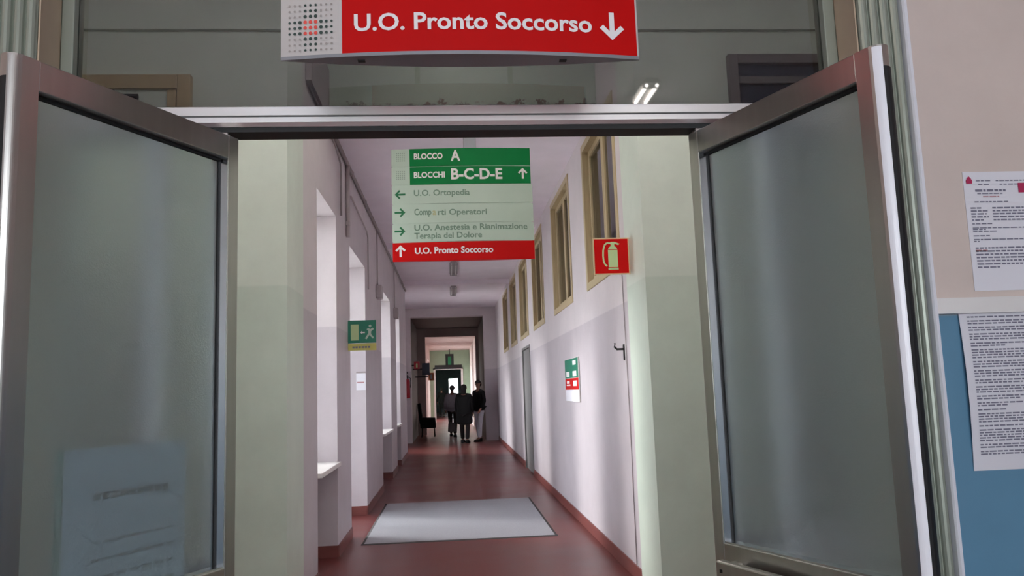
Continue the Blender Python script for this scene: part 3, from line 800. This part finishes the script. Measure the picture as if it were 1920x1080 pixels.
# --- notices on the entrance wall
def lines(x0, x1, z, h, dens=.9):
    out = []; x = x0
    while x < x1-.004:
        wd = random.uniform(.006, .02)
        out.append((x, min(x+wd, x1), z, z+h)); x += wd+.003
    return out
def notice(name, x0, z1, wd, ht, label, spec):
    o = root(name, (x0+wd/2, WY, z1-ht), label, 'notice')
    # sheet curling away a little from the wall at its lower edge
    mb = MB(); n_ = 8; vs = []
    for k in range(n_+1):
        t = k/n_; y_ = WY-.002-.012*spec.get('curl', 0)*math.sin(t*math.pi)
        for xx in (x0, x0+wd): vs.append((xx, y_, z1-ht*t)); vs.append((xx, y_+.0008, z1-ht*t))
    for k in range(n_):
        a = k*4; mb_f = [(a, a+2, a+6, a+4), (a+1, a+5, a+7, a+3), (a, a+4, a+5, a+1), (a+2, a+3, a+7, a+6)]
        mb.add([], mb_f)
    mb.v = vs; mb.f += [[0, 1, 3, 2], [n_*4, n_*4+2, n_*4+3, n_*4+1]]; mb.sm += [False, False]
    mb.build('sheet', 'paper', o)
    def yat(z): t = (z1-z)/ht; return WY-.0026-.012*spec.get('curl', 0)*math.sin(t*math.pi)
    for nm, m_, rects in spec['print']:
        mb = MB()
        for (a, b_, c, d) in rects:
            mb.add([(a, yat(c)-.0004, c), (b_, yat(c)-.0004, c), (b_, yat(d)-.0004, d), (a, yat(d)-.0004, d)], [(0, 1, 2, 3)])
        me = bpy.data.meshes.new(nm); me.from_pydata(mb.v, [], mb.f); tag(link(nm, me, m_, o), None, kind='stuff')
    return o, yat
pu = at_y(1803, 323, WY); pb_ = at_y(1826, 546, WY); x0, z1 = pu.x, pu.z; ht = pu.z-pb_.z
pr = []
pr += lines(x0+.035, x0+.08, z1-.026, .003)+lines(x0+.09, x0+.2, z1-.026, .003)+lines(x0+.04, x0+.07, z1-.036, .003)+lines(x0+.10, x0+.19, z1-.036, .003)
pr += lines(x0+.03, x0+.115, z1-.054, .006)+lines(x0+.035, x0+.105, z1-.061, .003)
pr += lines(x0+.025, x0+.12, z1-.083, .003)
for k in range(5):
    pr += lines(x0+.012, x0+.012+random.uniform(.02, .05), z1-.100-k*.008, .004)+lines(x0+.072, x0+.16, z1-.100-k*.008, .004)
for z_, wd in ((.142, .055), (.153, .18), (.157, .04), (.162, .07), (.174, .045), (.184, .18), (.189, .015)):
    pr += lines(x0+.012, x0+.012+wd, z1-z_, .003)
for k in range(7): pr += lines(x0+.014, x0+(.19 if k < 6 else .08), z1-.207-k*.0085, .004)
red = lines(x0+.05, x0+.095, z1-.069, .003)+lines(x0+.014, x0+.05, z1-.2145, .005)
o, ya = notice('notice', x0, z1, .21, ht, 'printed letter with a dark red drop emblem pinned to the beige upper wall', {'curl': 0, 'print': [('printed_text', 'ink', pr), ('printed_text', 'ink_pale_red', red)]})
ec = (x0+.015, z1-.024)
flat('emblem', 'ink_red', [[(ec[0]-.008, ec[1]-.008), (ec[0]+.008, ec[1]-.008), (ec[0]+.009, ec[1]-.001), (ec[0]+.005, ec[1]+.007), (ec[0], ec[1]+.012), (ec[0]-.005, ec[1]+.007), (ec[0]-.009, ec[1]-.001)]], lambda x: WY-.0026, o)
flat('emblem', 'ink_red', [[(x0+.150, z1-.058), (x0+.172, z1-.058), (x0+.172, z1-.032), (x0+.150, z1-.032)]], lambda x: WY-.0026, o)
pu = at_y(1796, 560, WY-.01); pb_ = at_y(1822, 884, WY-.01); x0, z1 = pu.x, pu.z; ht = pu.z-pb_.z
pr = lines(x0+.03, x0+.09, z1-.016, .003)+lines(x0+.03, x0+.10, z1-.022, .003)
z_ = .05
for blk in (1, 2, 2, 3, 2, 4, 3, 3, 2, 3, 2, 2, 1, 4, 1, 5, 2, 2):
    for k in range(blk):
        pr += lines(x0+.02, x0+(.27 if k < blk-1 or blk > 2 else random.uniform(.1, .25)), z1-z_, .0035); z_ += .0065
    z_ += .004
red = lines(x0+.02, x0+.25, z1-.036, .003)
o, ya = notice('notice', x0, z1, .297, ht, 'long sheet of dense print hanging over the blue lower wall', {'curl': 1, 'print': [('printed_text', 'ink', pr), ('printed_text', 'ink_pale_red', red)]})
flat('emblem', 'sign_yellowed', [[(x0+.008, z1-.022), (x0+.024, z1-.022), (x0+.024, z1-.012), (x0+.008, z1-.012)]], lambda x: WY-.0045, o)

# --- small notice on the bright reveal of the side opening
ny = OPEN_L[1][1]-.001
n0, n1 = at_y(668, 700, ny), at_y(686, 731, ny)
nt_ = root('notice', ((n0.x+n1.x)/2, ny, n1.z), 'small white notice with a red line inside the bright doorway reveal', 'notice')
MB().box(n0.x, n1.x, ny-.004, ny-.001, n1.z, n0.z).build('sheet', 'paper', nt_)
MB().box(n0.x+.01, n1.x-.02, ny-.005, ny-.004, n1.z+.09, n1.z+.105).build('printed_text', 'ink_pale_red', nt_)
MB().box(n0.x, n1.x, ny-.012, ny-.001, n0.z, n0.z+.02).build('holder_strip', 'conduit_dark', nt_)

# ================================================================== FURNISHINGS
# --- grey floor mat
mm = [at_z(680, 1020, 0), at_z(1045, 1008, 0), at_z(1000, 938, 0), at_z(728, 940, 0)]
mx0, mx1, my0, my1 = -.95, 1.05, 8.40, 11.4
fm = root('floor_mat', ((mx0+mx1)/2, my0, 0), 'large flat grey entrance mat lying across the red corridor floor', 'mat')
MB().box(mx0+.03, mx1-.03, my0+.03, my1-.03, .001, .010).build('pile', 'mat_grey', fm)
MB().prism([(my0, .001), (my0+.03, .010), (my0+.03, .001)], mx0, mx1, 'x').prism([(my1, .001), (my1-.03, .001), (my1-.03, .010)], mx0, mx1, 'x').prism([(mx0, .001), (mx0+.03, .001), (mx0+.03, .010)], my0+.03, my1-.03, 'y').prism([(mx1, .001), (mx1-.03, .010), (mx1-.03, .001)], my0+.03, my1-.03, 'y').build('rubber_edge', 'mat_edge', fm)

# --- ceiling lights
def strip_light(loc, ln, label, lit=None, group=None, along='y'):
    o = root('ceiling_light', loc, label, 'ceiling light', group)
    x, y_, z = loc
    if along == 'y':
        MB().prism([(x-.05, z), (x+.05, z), (x+.085, z-.045), (x-.085, z-.045)], y_-ln/2, y_+ln/2, 'y').build('housing', 'lamp_body', o)
        for s_ in (-1, 1): MB().tube([(x+s_*.045, y_-ln/2+.02, z-.062), (x+s_*.045, y_+ln/2-.02, z-.062)], .014, 10).build('tube', lit or 'lamp_tube_off', o)
        for e in (-1, 1): MB().box(x-.075, x+.075, y_+e*(ln/2-.03)-.008, y_+e*(ln/2-.03)+.008, z-.085, z-.045).build('tube_holder', 'lamp_body', o)
    return o
for k, (y_, lb) in enumerate(((10.2, 'unlit strip light on the corridor ceiling just behind the directory sign'), (13.0, 'unlit strip light on the corridor ceiling, first one beyond the directory sign'), (16.6, 'unlit strip light on the corridor ceiling between the two shallow beams'), (20.3, 'unlit strip light on the corridor ceiling beyond the last shallow beam'))):
    strip_light((.10, y_, HC), 1.5, lb)
strip_light((-.75, 3.5, 4.80), 1.6, 'unseen fill light added on the high ceiling above the old ochre door', 'fill_tube')  # added out of view to brighten piers and directory sign
strip_light((1.05, 3.5, 4.80), 1.6, 'unseen fill light added on the high ceiling above the dark glazed door', 'fill_tube')  # second added lamp, same purpose
strip_light((.1, 6.35, 4.80), .9, 'unseen fill light added on the high ceiling just before the flaking header', 'tube_lit')  # added out of view to brighten the header
strip_light((-.3, 47.0, 3.2), 1.5, 'unseen fill light added on the ceiling of the farthest room', 'fill_tube')  # added to lift the dark far room
lp = at_z(1210, 165, 4.1)
strip_light((lp.x, 2*(SC+.012)-lp.y, 4.1), .48, 'lit strip light on the ceiling of the entrance room, mirrored in the glass', 'tube_lit')
strip_light((-1.9, .3, 4.1), 1.2, 'lit strip light on the entrance room ceiling near the side wall', 'tube_lit')

# --- conduits and boxes on the left
def pipe(label, pts, r=.012, m_='conduit', clips=()):
    o = root('conduit', pts[0], label, 'conduit')
    MB().tube(pts, r).build('pipe', m_, o)
    for (x, y_, z) in clips: MB().box(x-.022, x+.022, y_-.03, y_+.03, z-.022, z+.022).build('clip', m_, o, .004)
    return o
xw = XL+.024
pipe('cable conduit running under the ceiling above the window recesses', [(xw, 7.4, HC-.09), (xw, 19.7, HC-.09)], .022, 'conduit_dark', [(xw, 9.0, HC-.09), (xw, 10.4, HC-.09), (xw, 12.3, HC-.09), (xw, 15.2, HC-.09), (xw, 18.2, HC-.09)])
pipe('thin cable sloping along the wall then dropping to the first window recess', [(xw, 6.3, 3.98), (xw, 7.7, 3.93), (xw, 8.05, 3.86), (xw, 8.08, 3.80), (xw, 8.08, 3.32)], .010, 'conduit_dark')
pipe('vertical conduit on the pier between the first window and bright doorway', [(xw, 8.62, HC-.1), (xw, 8.62, 3.2)], .022, 'conduit', [(xw, 8.62, 3.35)])
pipe('cable bent over the bright side doorway', [(xw, 8.9, 3.72), (xw, 10.6, 3.66), (xw, 10.72, 3.6), (xw, 10.72, 2.9)], .010, 'conduit')
pipe('thin strip added for the dark joint line between pier and wall', [(XR-.007, 6.36, 2.60), (XR-.007, 6.34, 1.2), (XR-.007, 6.36, .12)], .004, 'conduit_dark')  # built as a pipe, stands for the dark gap beside the pier
hk = at_x(1174, 656, XR)
ho = root('wall_hook', (XR, hk.y, hk.z-.08), 'small black hook screwed to the wall below the extinguisher sign', 'hook')
MB().box(XR-.007, XR-.001, hk.y+.05, hk.y+.09, hk.z-.08, hk.z+.05).build('hook_plate', 'black_handle', ho, .002)
MB().tube([(XR-.007, hk.y+.07, hk.z+.01), (XR-.06, hk.y+.07, hk.z+.01), (XR-.08, hk.y+.07, hk.z+.03), (XR-.075, hk.y+.07, hk.z+.06)], .009).build('hook_arm', 'black_handle', ho)
b0 = at_x(572, 150, XL); b1 = at_x(618, 166, XL)
jb = root('junction_box', (XL, (b0.y+b1.y)/2, b1.z), 'small wall box high on the wall beside the flaking header', 'junction box')
MB().box(XL+.001, XL+.05, b0.y, b1.y-.2, b1.z, b0.z).build('box_body', 'conduit', jb, .004)
MB().box(XL+.05, XL+.056, b0.y+.02, b1.y-.22, b1.z+.02, b0.z-.02).build('box_lid', 'conduit_dark', jb, .002)
for k, (u, v, yy, lb) in enumerate(((712, 548, 15.5, 'small wall box between the bright doorway and the next window recess'), (743, 588, 18.9, 'small wall box between the two farther window recesses'))):
    p = at_x(u, v, XL+.05)
    jb = root('junction_box', (XL, p.y, p.z), lb, 'junction box')
    MB().box(XL+.001, XL+.09, p.y-.12, p.y+.12, p.z-.10, p.z+.10).build('box_body', 'conduit', jb, .01)
    MB().tube([(XL+.02, p.y, p.z+.1), (XL+.02, p.y, HC-.13)], .010).build('feed_pipe', 'conduit', jb)

# --- old doors on the pier wall, their heads seen through the over-light
dl0, dl1 = at_y(190, 150, YP0), at_y(362, 145, YP0)
od = root('door_51', ((dl0.x+dl1.x)/2, YP0, 0), kind='structure')
zt = dl1.z; xA, xB = dl0.x-.35, dl1.x
MB().box(xB-.09, xB, YP0-.06, YP0-.001, .003, zt).box(xA, xA+.09, YP0-.06, YP0-.001, .003, zt).box(xA+.09, xB-.09, YP0-.06, YP0-.001, zt-.10, zt).build('door_frame', 'ochre_wood', od, .004)
MB().box(xB-.16, xB-.10, YP0-.045, YP0-.001, .005, zt-.10).build('door_stile', 'ochre_wood', od, .003)
MB().box(xA+.09, xB-.16, YP0-.03, YP0-.001, 2.3, zt-.10).build('over_panel', 'green_paint', od)
MB().box(xA+.09, xB-.16, YP0-.03, YP0-.001, .005, 2.28).build('door_leaf', 'door_grey', od)
MB().tube([(xA+.5, YP0-.06, zt-.16), (xA+.62, YP0-.06, zt-.16)], .02).build('closer', 'black_handle', od)
dr0, dr1 = at_y(1360, 107, YP0), at_y(1555, 112, YP0)
od = root('door_52', ((dr0.x+dr1.x)/2, YP0, 0), kind='structure')
zt = dr0.z; xA, xB = dr0.x, dr1.x+.3
MB().box(xA, xA+.07, YP0-.06, YP0-.001, .003, zt).box(xB-.07, xB, YP0-.06, YP0-.001, .003, zt).box(xA+.07, xB-.07, YP0-.06, YP0-.001, zt-.07, zt).build('door_frame', 'dark_room_paint', od, .004)
MB().box(xA+.07, xB-.07, YP0-.05, YP0-.001, zt-.22, zt-.17).build('glazing_bar', 'dark_room_paint', od)
MB().box(xA+.07, xB-.07, YP0-.02, YP0-.001, zt-.17, zt-.07).build('dark_pane', 'blue_board', od)
MB().box(xA+.07, xB-.07, YP0-.02, YP0-.001, 2.3, zt-.22).build('dark_pane', 'blue_board', od)
MB().box(xA+.07, xB-.07, YP0-.03, YP0-.001, .005, 2.29).build('door_leaf', 'door_grey', od)

# --- things at the far end
xe, ye = -1.34, YE
p0, p1 = at_y(764, 697, YE-.1), at_y(764, 747, YE-.1)
fx = root('fire_extinguisher', (p0.x, YE-.1, p1.z), 'red fire extinguisher hung on the end wall beside the dark passage', 'fire extinguisher')
xq = p0.x; zq0, zq1 = p1.z, p0.z; hq = zq1-zq0
MB().tube([(xq, YE-.1, zq0), (xq, YE-.1, zq0+.02), (xq, YE-.1, zq0+hq*.62), (xq, YE-.1, zq0+hq*.70), (xq, YE-.1, zq0+hq*.74)], [.055, .068, .068, .050, .022], 14).build('cylinder', 'extinguisher_red', fx)
MB().box(xq-.02, xq+.02, YE-.14, YE-.06, zq0+hq*.74, zq0+hq*.84).box(xq-.012, xq+.012, YE-.2, YE-.05, zq0+hq*.84, zq0+hq*.88).box(xq-.012, xq+.012, YE-.2, YE-.05, zq0+hq*.92, zq1).build('valve', 'black', fx)
MB().tube([(xq+.02, YE-.12, zq0+hq*.8), (xq+.09, YE-.13, zq0+hq*.75), (xq+.085, YE-.13, zq0+hq*.4)], .012).build('hose', 'black', fx)
MB().box(xq-.03, xq+.03, YE-.035, YE-.001, zq0+hq*.5, zq0+hq*.7).build('bracket', 'black', fx)
def flag(name, u0, u1, v0, v1, y_, m_, label, pic=None):
    a = at_y(u0, v0, y_); b_ = at_y(u1, v1, y_)
    o = root(name, (a.x, y_, b_.z), label, 'sign')
    MB().box(a.x, b_.x, y_-.004, y_+.004, b_.z, a.z).build('sign_plate', m_, o)
    if pic:
        cx, cz, wq, h_ = (a.x+b_.x)/2, (a.z+b_.z)/2, b_.x-a.x, a.z-b_.z
        flat('pictogram', pic, [[(cx-.15*wq, cz-.3*h_), (cx+.15*wq, cz-.3*h_), (cx+.15*wq, cz+.2*h_), (cx, cz+.3*h_), (cx-.15*wq, cz+.2*h_)]], lambda x: y_-.004, o)
    MB().box(-1.23, a.x, y_-.006, y_+.006, (a.z+b_.z)/2-.02, (a.z+b_.z)/2+.02).build('wall_arm', 'black', o)
    return o
flag('extinguisher_sign', 776, 787, 678, 692, YE+.5, 'extinguisher_red', 'small red flag sign in the mouth of the dark passage', 'lumi')
flag('passage_sign', 791, 806, 681, 703, YE+1.2, 'blue_board', 'dark blue-black flag sign just inside the dark passage')
flag('passage_sign', 803, 814, 699, 713, YE+2.6, 'orange_sign', 'small orange flag sign inside the dark passage', 'sign_white')
# dark board on a stem above the far doorway
b0, b1 = at_y(835, 664, 39.0), at_y(851, 688, 39.0); c0, c1 = at_y(815, 685, 39.0), at_y(866, 691, 39.0)
hs = root('hanging_board', ((b0.x+b1.x)/2, 39, c1.z), 'dark hanging board with a long crossbar above the white far doorway', 'sign')
MB().box(b0.x, b1.x, 38.97, 39.03, b1.z, b0.z).build('board', 'black', hs)
MB().box(b0.x+.12, b1.x-.12, 38.965, 38.97, b1.z+.08, b0.z-.12).build('board_face', 'sign_arrow_green', hs)
MB().box(c0.x, c1.x, 38.95, 39.05, c1.z, c0.z).build('crossbar', 'black', hs)
MB().tube([((b0.x+b1.x)/2, 39, b0.z), ((b0.x+b1.x)/2, 39, 3.56)], .02).build('stem', 'black', hs)
# black waiting chair in the passage
def chair(loc, rz, label):
    o = root('waiting_chair', loc, label, 'chair', world=False, rz=rz)
    MB().box(-.25, .25, -.26, .24, .34, .50).build('seat', 'dark_cloth', o, .03)
    MB().prism([(.16, .44), (.28, .44), (.36, 1.14), (.25, 1.16)], -.25, .25, 'x').build('backrest', 'dark_cloth', o, .03)
    for sx in (-1, 1):
        for sy in (-.2, .2): MB().tube([(sx*.25, sy, .34), (sx*.26, sy*1.1, .0)], .018).build('leg', 'black', o)
        MB().prism([(-.26, .30), (.26, .30), (.28, .66), (-.24, .64)], sx*.255, sx*.325, 'x').build('armrest', 'dark_cloth', o, .02)
    return o
chair((-.84, 28.2, 0), math.pi/2, 'black padded waiting chair against the side of the dark passage')

# ================================================================== PEOPLE
def skinned(name, verts, edges, radii, material, parent, rootv=0, lv=2):
    me = bpy.data.meshes.new(name); me.from_pydata(verts, edges, [])
    o = bpy.data.objects.new(name+'_tmp', me); col.objects.link(o)
    sm = o.modifiers.new('skin', 'SKIN'); sm.use_smooth_shade = True
    for i, r_ in enumerate(radii):
        me.skin_vertices[0].data[i].radius = (r_, r_) if not isinstance(r_, tuple) else r_
        me.skin_vertices[0].data[i].use_root = (i == rootv)
    ss = o.modifiers.new('sub', 'SUBSURF'); ss.levels = lv; ss.render_levels = lv
    dg = bpy.context.evaluated_depsgraph_get(); dg.update()
    out = bpy.data.meshes.new_from_object(o.evaluated_get(dg))
    bpy.data.objects.remove(o); bpy.data.meshes.remove(me)
    for p in out.polygons: p.use_smooth = True
    return link(name, out, material, parent)
def person(loc, rz, h, label, top, legs, hair, stride=.16, armL=None, armR=None, coat=False, long_hair=False, wide=1.0):
    """figure of height h facing -y in its own frame"""
    o = root('person', loc, label, 'person', world=False, rz=rz)
    k = h/1.75
    def S(p): return (p[0]*k, p[1]*k, p[2]*k)
    armL = armL or [(-.19, 0, 1.42), (-.25, .02, 1.14), (-.25, -.06, .90)]
    armR = armR or [(.19, 0, 1.42), (.25, .02, 1.14), (.25, -.06, .90)]
    lg = {}
    for s_, st in ((-1, stride), (1, -stride)):
        lg[s_] = [(s_*.09, 0, .92), (s_*.10, st*.35-.03, .50), (s_*.10, st, .09), (s_*.105, st-.13, .04)]
    # body: one skin from the head to the feet
    V = [(0, 0, .98), (0, .01, 1.20), (0, .01, 1.40), (0, 0, 1.50), (0, -.015, 1.57), (0, -.02, 1.66), (0, -.01, 1.735)]
    R = [.085, .085, .095, .048, .062, .078, .04]
    E = [(i, i+1) for i in range(6)]
    for arm in (armL, armR):
        b_ = len(V); hd = Vector(arm[2]); dr = (hd-Vector(arm[1])).normalized()
        V += [arm[0], arm[1], arm[2], tuple(hd+dr*.07)]; R += [.042, .038, .030, .036]; E += [(2, b_), (b_, b_+1), (b_+1, b_+2), (b_+2, b_+3)]
        side = Vector((1, 0, 0)) if dr.z < -.5 else Vector((0, 0, 1))
        for q in range(4):
            f0 = len(V); of = Vector((0, (q-1.5)*.018, 0))
            V += [tuple(hd+dr*.11+of), tuple(hd+dr*(.165-.012*abs(q-1.3))+of*1.2+Vector((0, -.012, 0)))]; R += [.009, .007]; E += [(b_+3, f0), (f0, f0+1)]
        f0 = len(V); V += [tuple(hd+dr*.06+Vector((0, -.045, 0))), tuple(hd+dr*.10+Vector((0, -.06, 0)))]; R += [.010, .008]; E += [(b_+3, f0), (f0, f0+1)]
    for s_ in (-1, 1):
        b_ = len(V); V += lg[s_]; R += [.070, .055, .042, .035]; E += [(0, b_), (b_, b_+1), (b_+1, b_+2), (b_+2, b_+3)]
    body = skinned('body', [S(v) for v in V], E, [r_*k for r_ in R], 'skin', o, 0)
    # face: nose, ears
    mb = MB(); mb.tube([S((0, -.095, 1.665)), S((0, -.118, 1.635)), S((0, -.095, 1.625))], [.008*k, .014*k, .010*k], 6)
    mb.build('nose', 'skin', body)
    for s_ in (-1, 1):
        MB().tube([S((s_*.076, -.01, 1.67)), S((s_*.090, 0, 1.655)), S((s_*.078, -.005, 1.615))], [.010*k, .016*k, .008*k], 6).build('ear', 'skin', body)
        MB().tube([S((s_*.032, -.090, 1.668)), S((s_*.032, -.101, 1.668))], .009*k, 8).build('eye', 'black', body)
    MB().box(-.022*k, .022*k, -.098*k, -.086*k, 1.590*k, 1.598*k).build('mouth', 'ink_pale_red', body)
    # hair cap
    bm = bmesh.new(); bmesh.ops.create_uvsphere(bm, u_segments=16, v_segments=10, radius=1)
    for v in bm.verts:
        x, y_, z = v.co
        back = max(0, y_)
        v.co = (x*.094*k, (-.005+y_*.108)*k, (1.672+z*.098 - back*.03)*k)
    bmesh.ops.delete(bm, geom=[v for v in bm.verts if v.co.z < (1.665-(.09 if v.co.y > 0 else 0))*k and v.co.y < .05*k or v.co.z < 1.56*k], context='VERTS')
    if long_hair:
        for v in bm.verts:
            if v.co.y > .02*k and v.co.z < 1.63*k: v.co.z -= .13*k; v.co.x *= 1.1
    for f_ in bm.faces: f_.smooth = True
    me = bpy.data.meshes.new('hair'); bm.to_mesh(me); bm.free()
    hr = link('hair', me, hair, o); so = hr.modifiers.new('solid', 'SOLIDIFY'); so.thickness = .012
    # jacket or coat
    low = .52 if coat else .83
    V = [(0, .0, low), (0, .0, low+.18), (0, .01, 1.18), (0, .01, 1.40), (0, .008, 1.525)]
    wd = wide
    R = [(.19*wd if coat else .165*wd, .145), (.175*wd, .14), (.165*wd, .135), (.175*wd, .13), .082]
    E = [(0, 1), (1, 2), (2, 3), (3, 4)]
    for arm in (armL, armR):
        b_ = len(V); V += [arm[0], arm[1], arm[2]]; R += [.075, .060, .050]; E += [(3, b_), (b_, b_+1), (b_+1, b_+2)]
    skinned('coat' if coat else 'jacket', [S(v) for v in V], E, [tuple(q*k for q in r_) if isinstance(r_, tuple) else r_*k for r_ in R], top, o, 2)
    # trousers and shoes
    V = [(0, 0, .97)]; R = [(.16, .125)]; E = []
    for s_ in (-1, 1):
        b_ = len(V); V += [(lg[s_][0][0], 0, .84), lg[s_][1], (lg[s_][2][0], lg[s_][2][1], .10)]; R += [.098, .076, .066]; E += [(0, b_), (b_, b_+1), (b_+1, b_+2)]
    skinned('trousers', [S(v) for v in V], E, [tuple(q*k for q in r_) if isinstance(r_, tuple) else r_*k for r_ in R], legs, o, 0)
    for s_ in (-1, 1):
        x, y_, z = lg[s_][2]
        MB().prism([(y_+.06, 0), (y_+.07, .08), (y_-.02, .10), (y_-.12, .065), (y_-.19, .045), (y_-.20, 0)], x-.045, x+.045, 'x').build('shoe', 'black', o, .012)
    return o
f1 = at_z(873, 829, 0); f2 = at_z(897, 826, 0)
pw = person((f1.x-.02, f1.y-.35, 0), math.radians(165), 1.70, 'person in a long black coat standing with back turned beside white trousers', 'dark_cloth', 'dark_cloth_b', 'hair_dark', .12, coat=True, long_hair=True, wide=1.6)
pm = person((f2.x+.03, 24.45, 0), math.radians(-55), 1.82, 'person in a black jacket and white trousers at the passage edge', 'dark_cloth', 'white_cloth', 'hair_dark', .08,
       armL=[(-.19, 0, 1.42), (-.24, .0, 1.14), (-.20, -.12, .95)], armR=[(.19, 0, 1.42), (.24, .02, 1.14), (.22, -.10, .94)], wide=1.3)
f3 = at_z(850, 812, 0)
px = at_y(848, 745, 27.6)
person((px.x, 27.6, 0), math.radians(170), 1.72, 'person in a pale grey coat walking away through the dark passage', 'grey_coat', 'brown_cloth', 'hair_grey', .2, wide=1.45)
px = at_y(828, 740, 50)
person((px.x, 50, 0), math.radians(185), 1.78, 'distant dark figure walking beyond the white door frame', 'dark_cloth', 'dark_cloth_b', 'hair_dark', .2, coat=True)
# handbag held by the person in the black coat
bgp = at_y(848, 806, f1.y-.35); f1.y -= .35
hb = root('handbag', (bgp.x, f1.y, .35), 'dark handbag hanging from the hand of the person in the long coat', 'bag')
MB().prism([(bgp.x-.13, .34), (bgp.x+.13, .34), (bgp.x+.11, .60), (bgp.x-.11, .60)], f1.y-.06, f1.y+.06, 'y').build('bag_body', 'dark_cloth_b', hb, .02)
MB().tube([(bgp.x-.08, f1.y, .59), (bgp.x-.06, f1.y, .72), (bgp.x, f1.y, .76), (bgp.x+.06, f1.y, .72), (bgp.x+.08, f1.y, .59)], .010).build('bag_handle', 'black', hb)

# ================================================================== PORTALS (guide sky light through the openings, emit nothing themselves)
def portal(loc, sx, sy, normal):
    l = bpy.data.lights.new('portal', 'AREA'); l.shape = 'RECTANGLE'; l.size = sx; l.size_y = sy; l.cycles.is_portal = True
    o = bpy.data.objects.new('portal', l); col.objects.link(o); o.location = loc
    o.rotation_euler = Vector(normal).to_track_quat('-Z', 'Y').to_euler()
for (a, b_, top, k) in OPEN_L:
    z0 = .88 if k == 'win' else 0
    portal((XLO-.02, (a+b_)/2, (z0+top)/2), b_-a, top-z0, (1, 0, 0))
for (a, b_) in ((30.6, 33.2), (36.0, 39.4)): portal((XF-.32, (a+b_)/2, 1.95), b_-a, 2.1, (1, 0, 0))
portal((AX-.17, 21.65, 1.6), 2.1, 3.2, (1, 0, 0))
portal((-2.42, 43.35, 1.3), 4.3, 2.6, (1, 0, 0))
portal((0, -4.72, (BW[2]+BW[3])/2), BW[1]-BW[0], BW[3]-BW[2], (0, 1, 0))
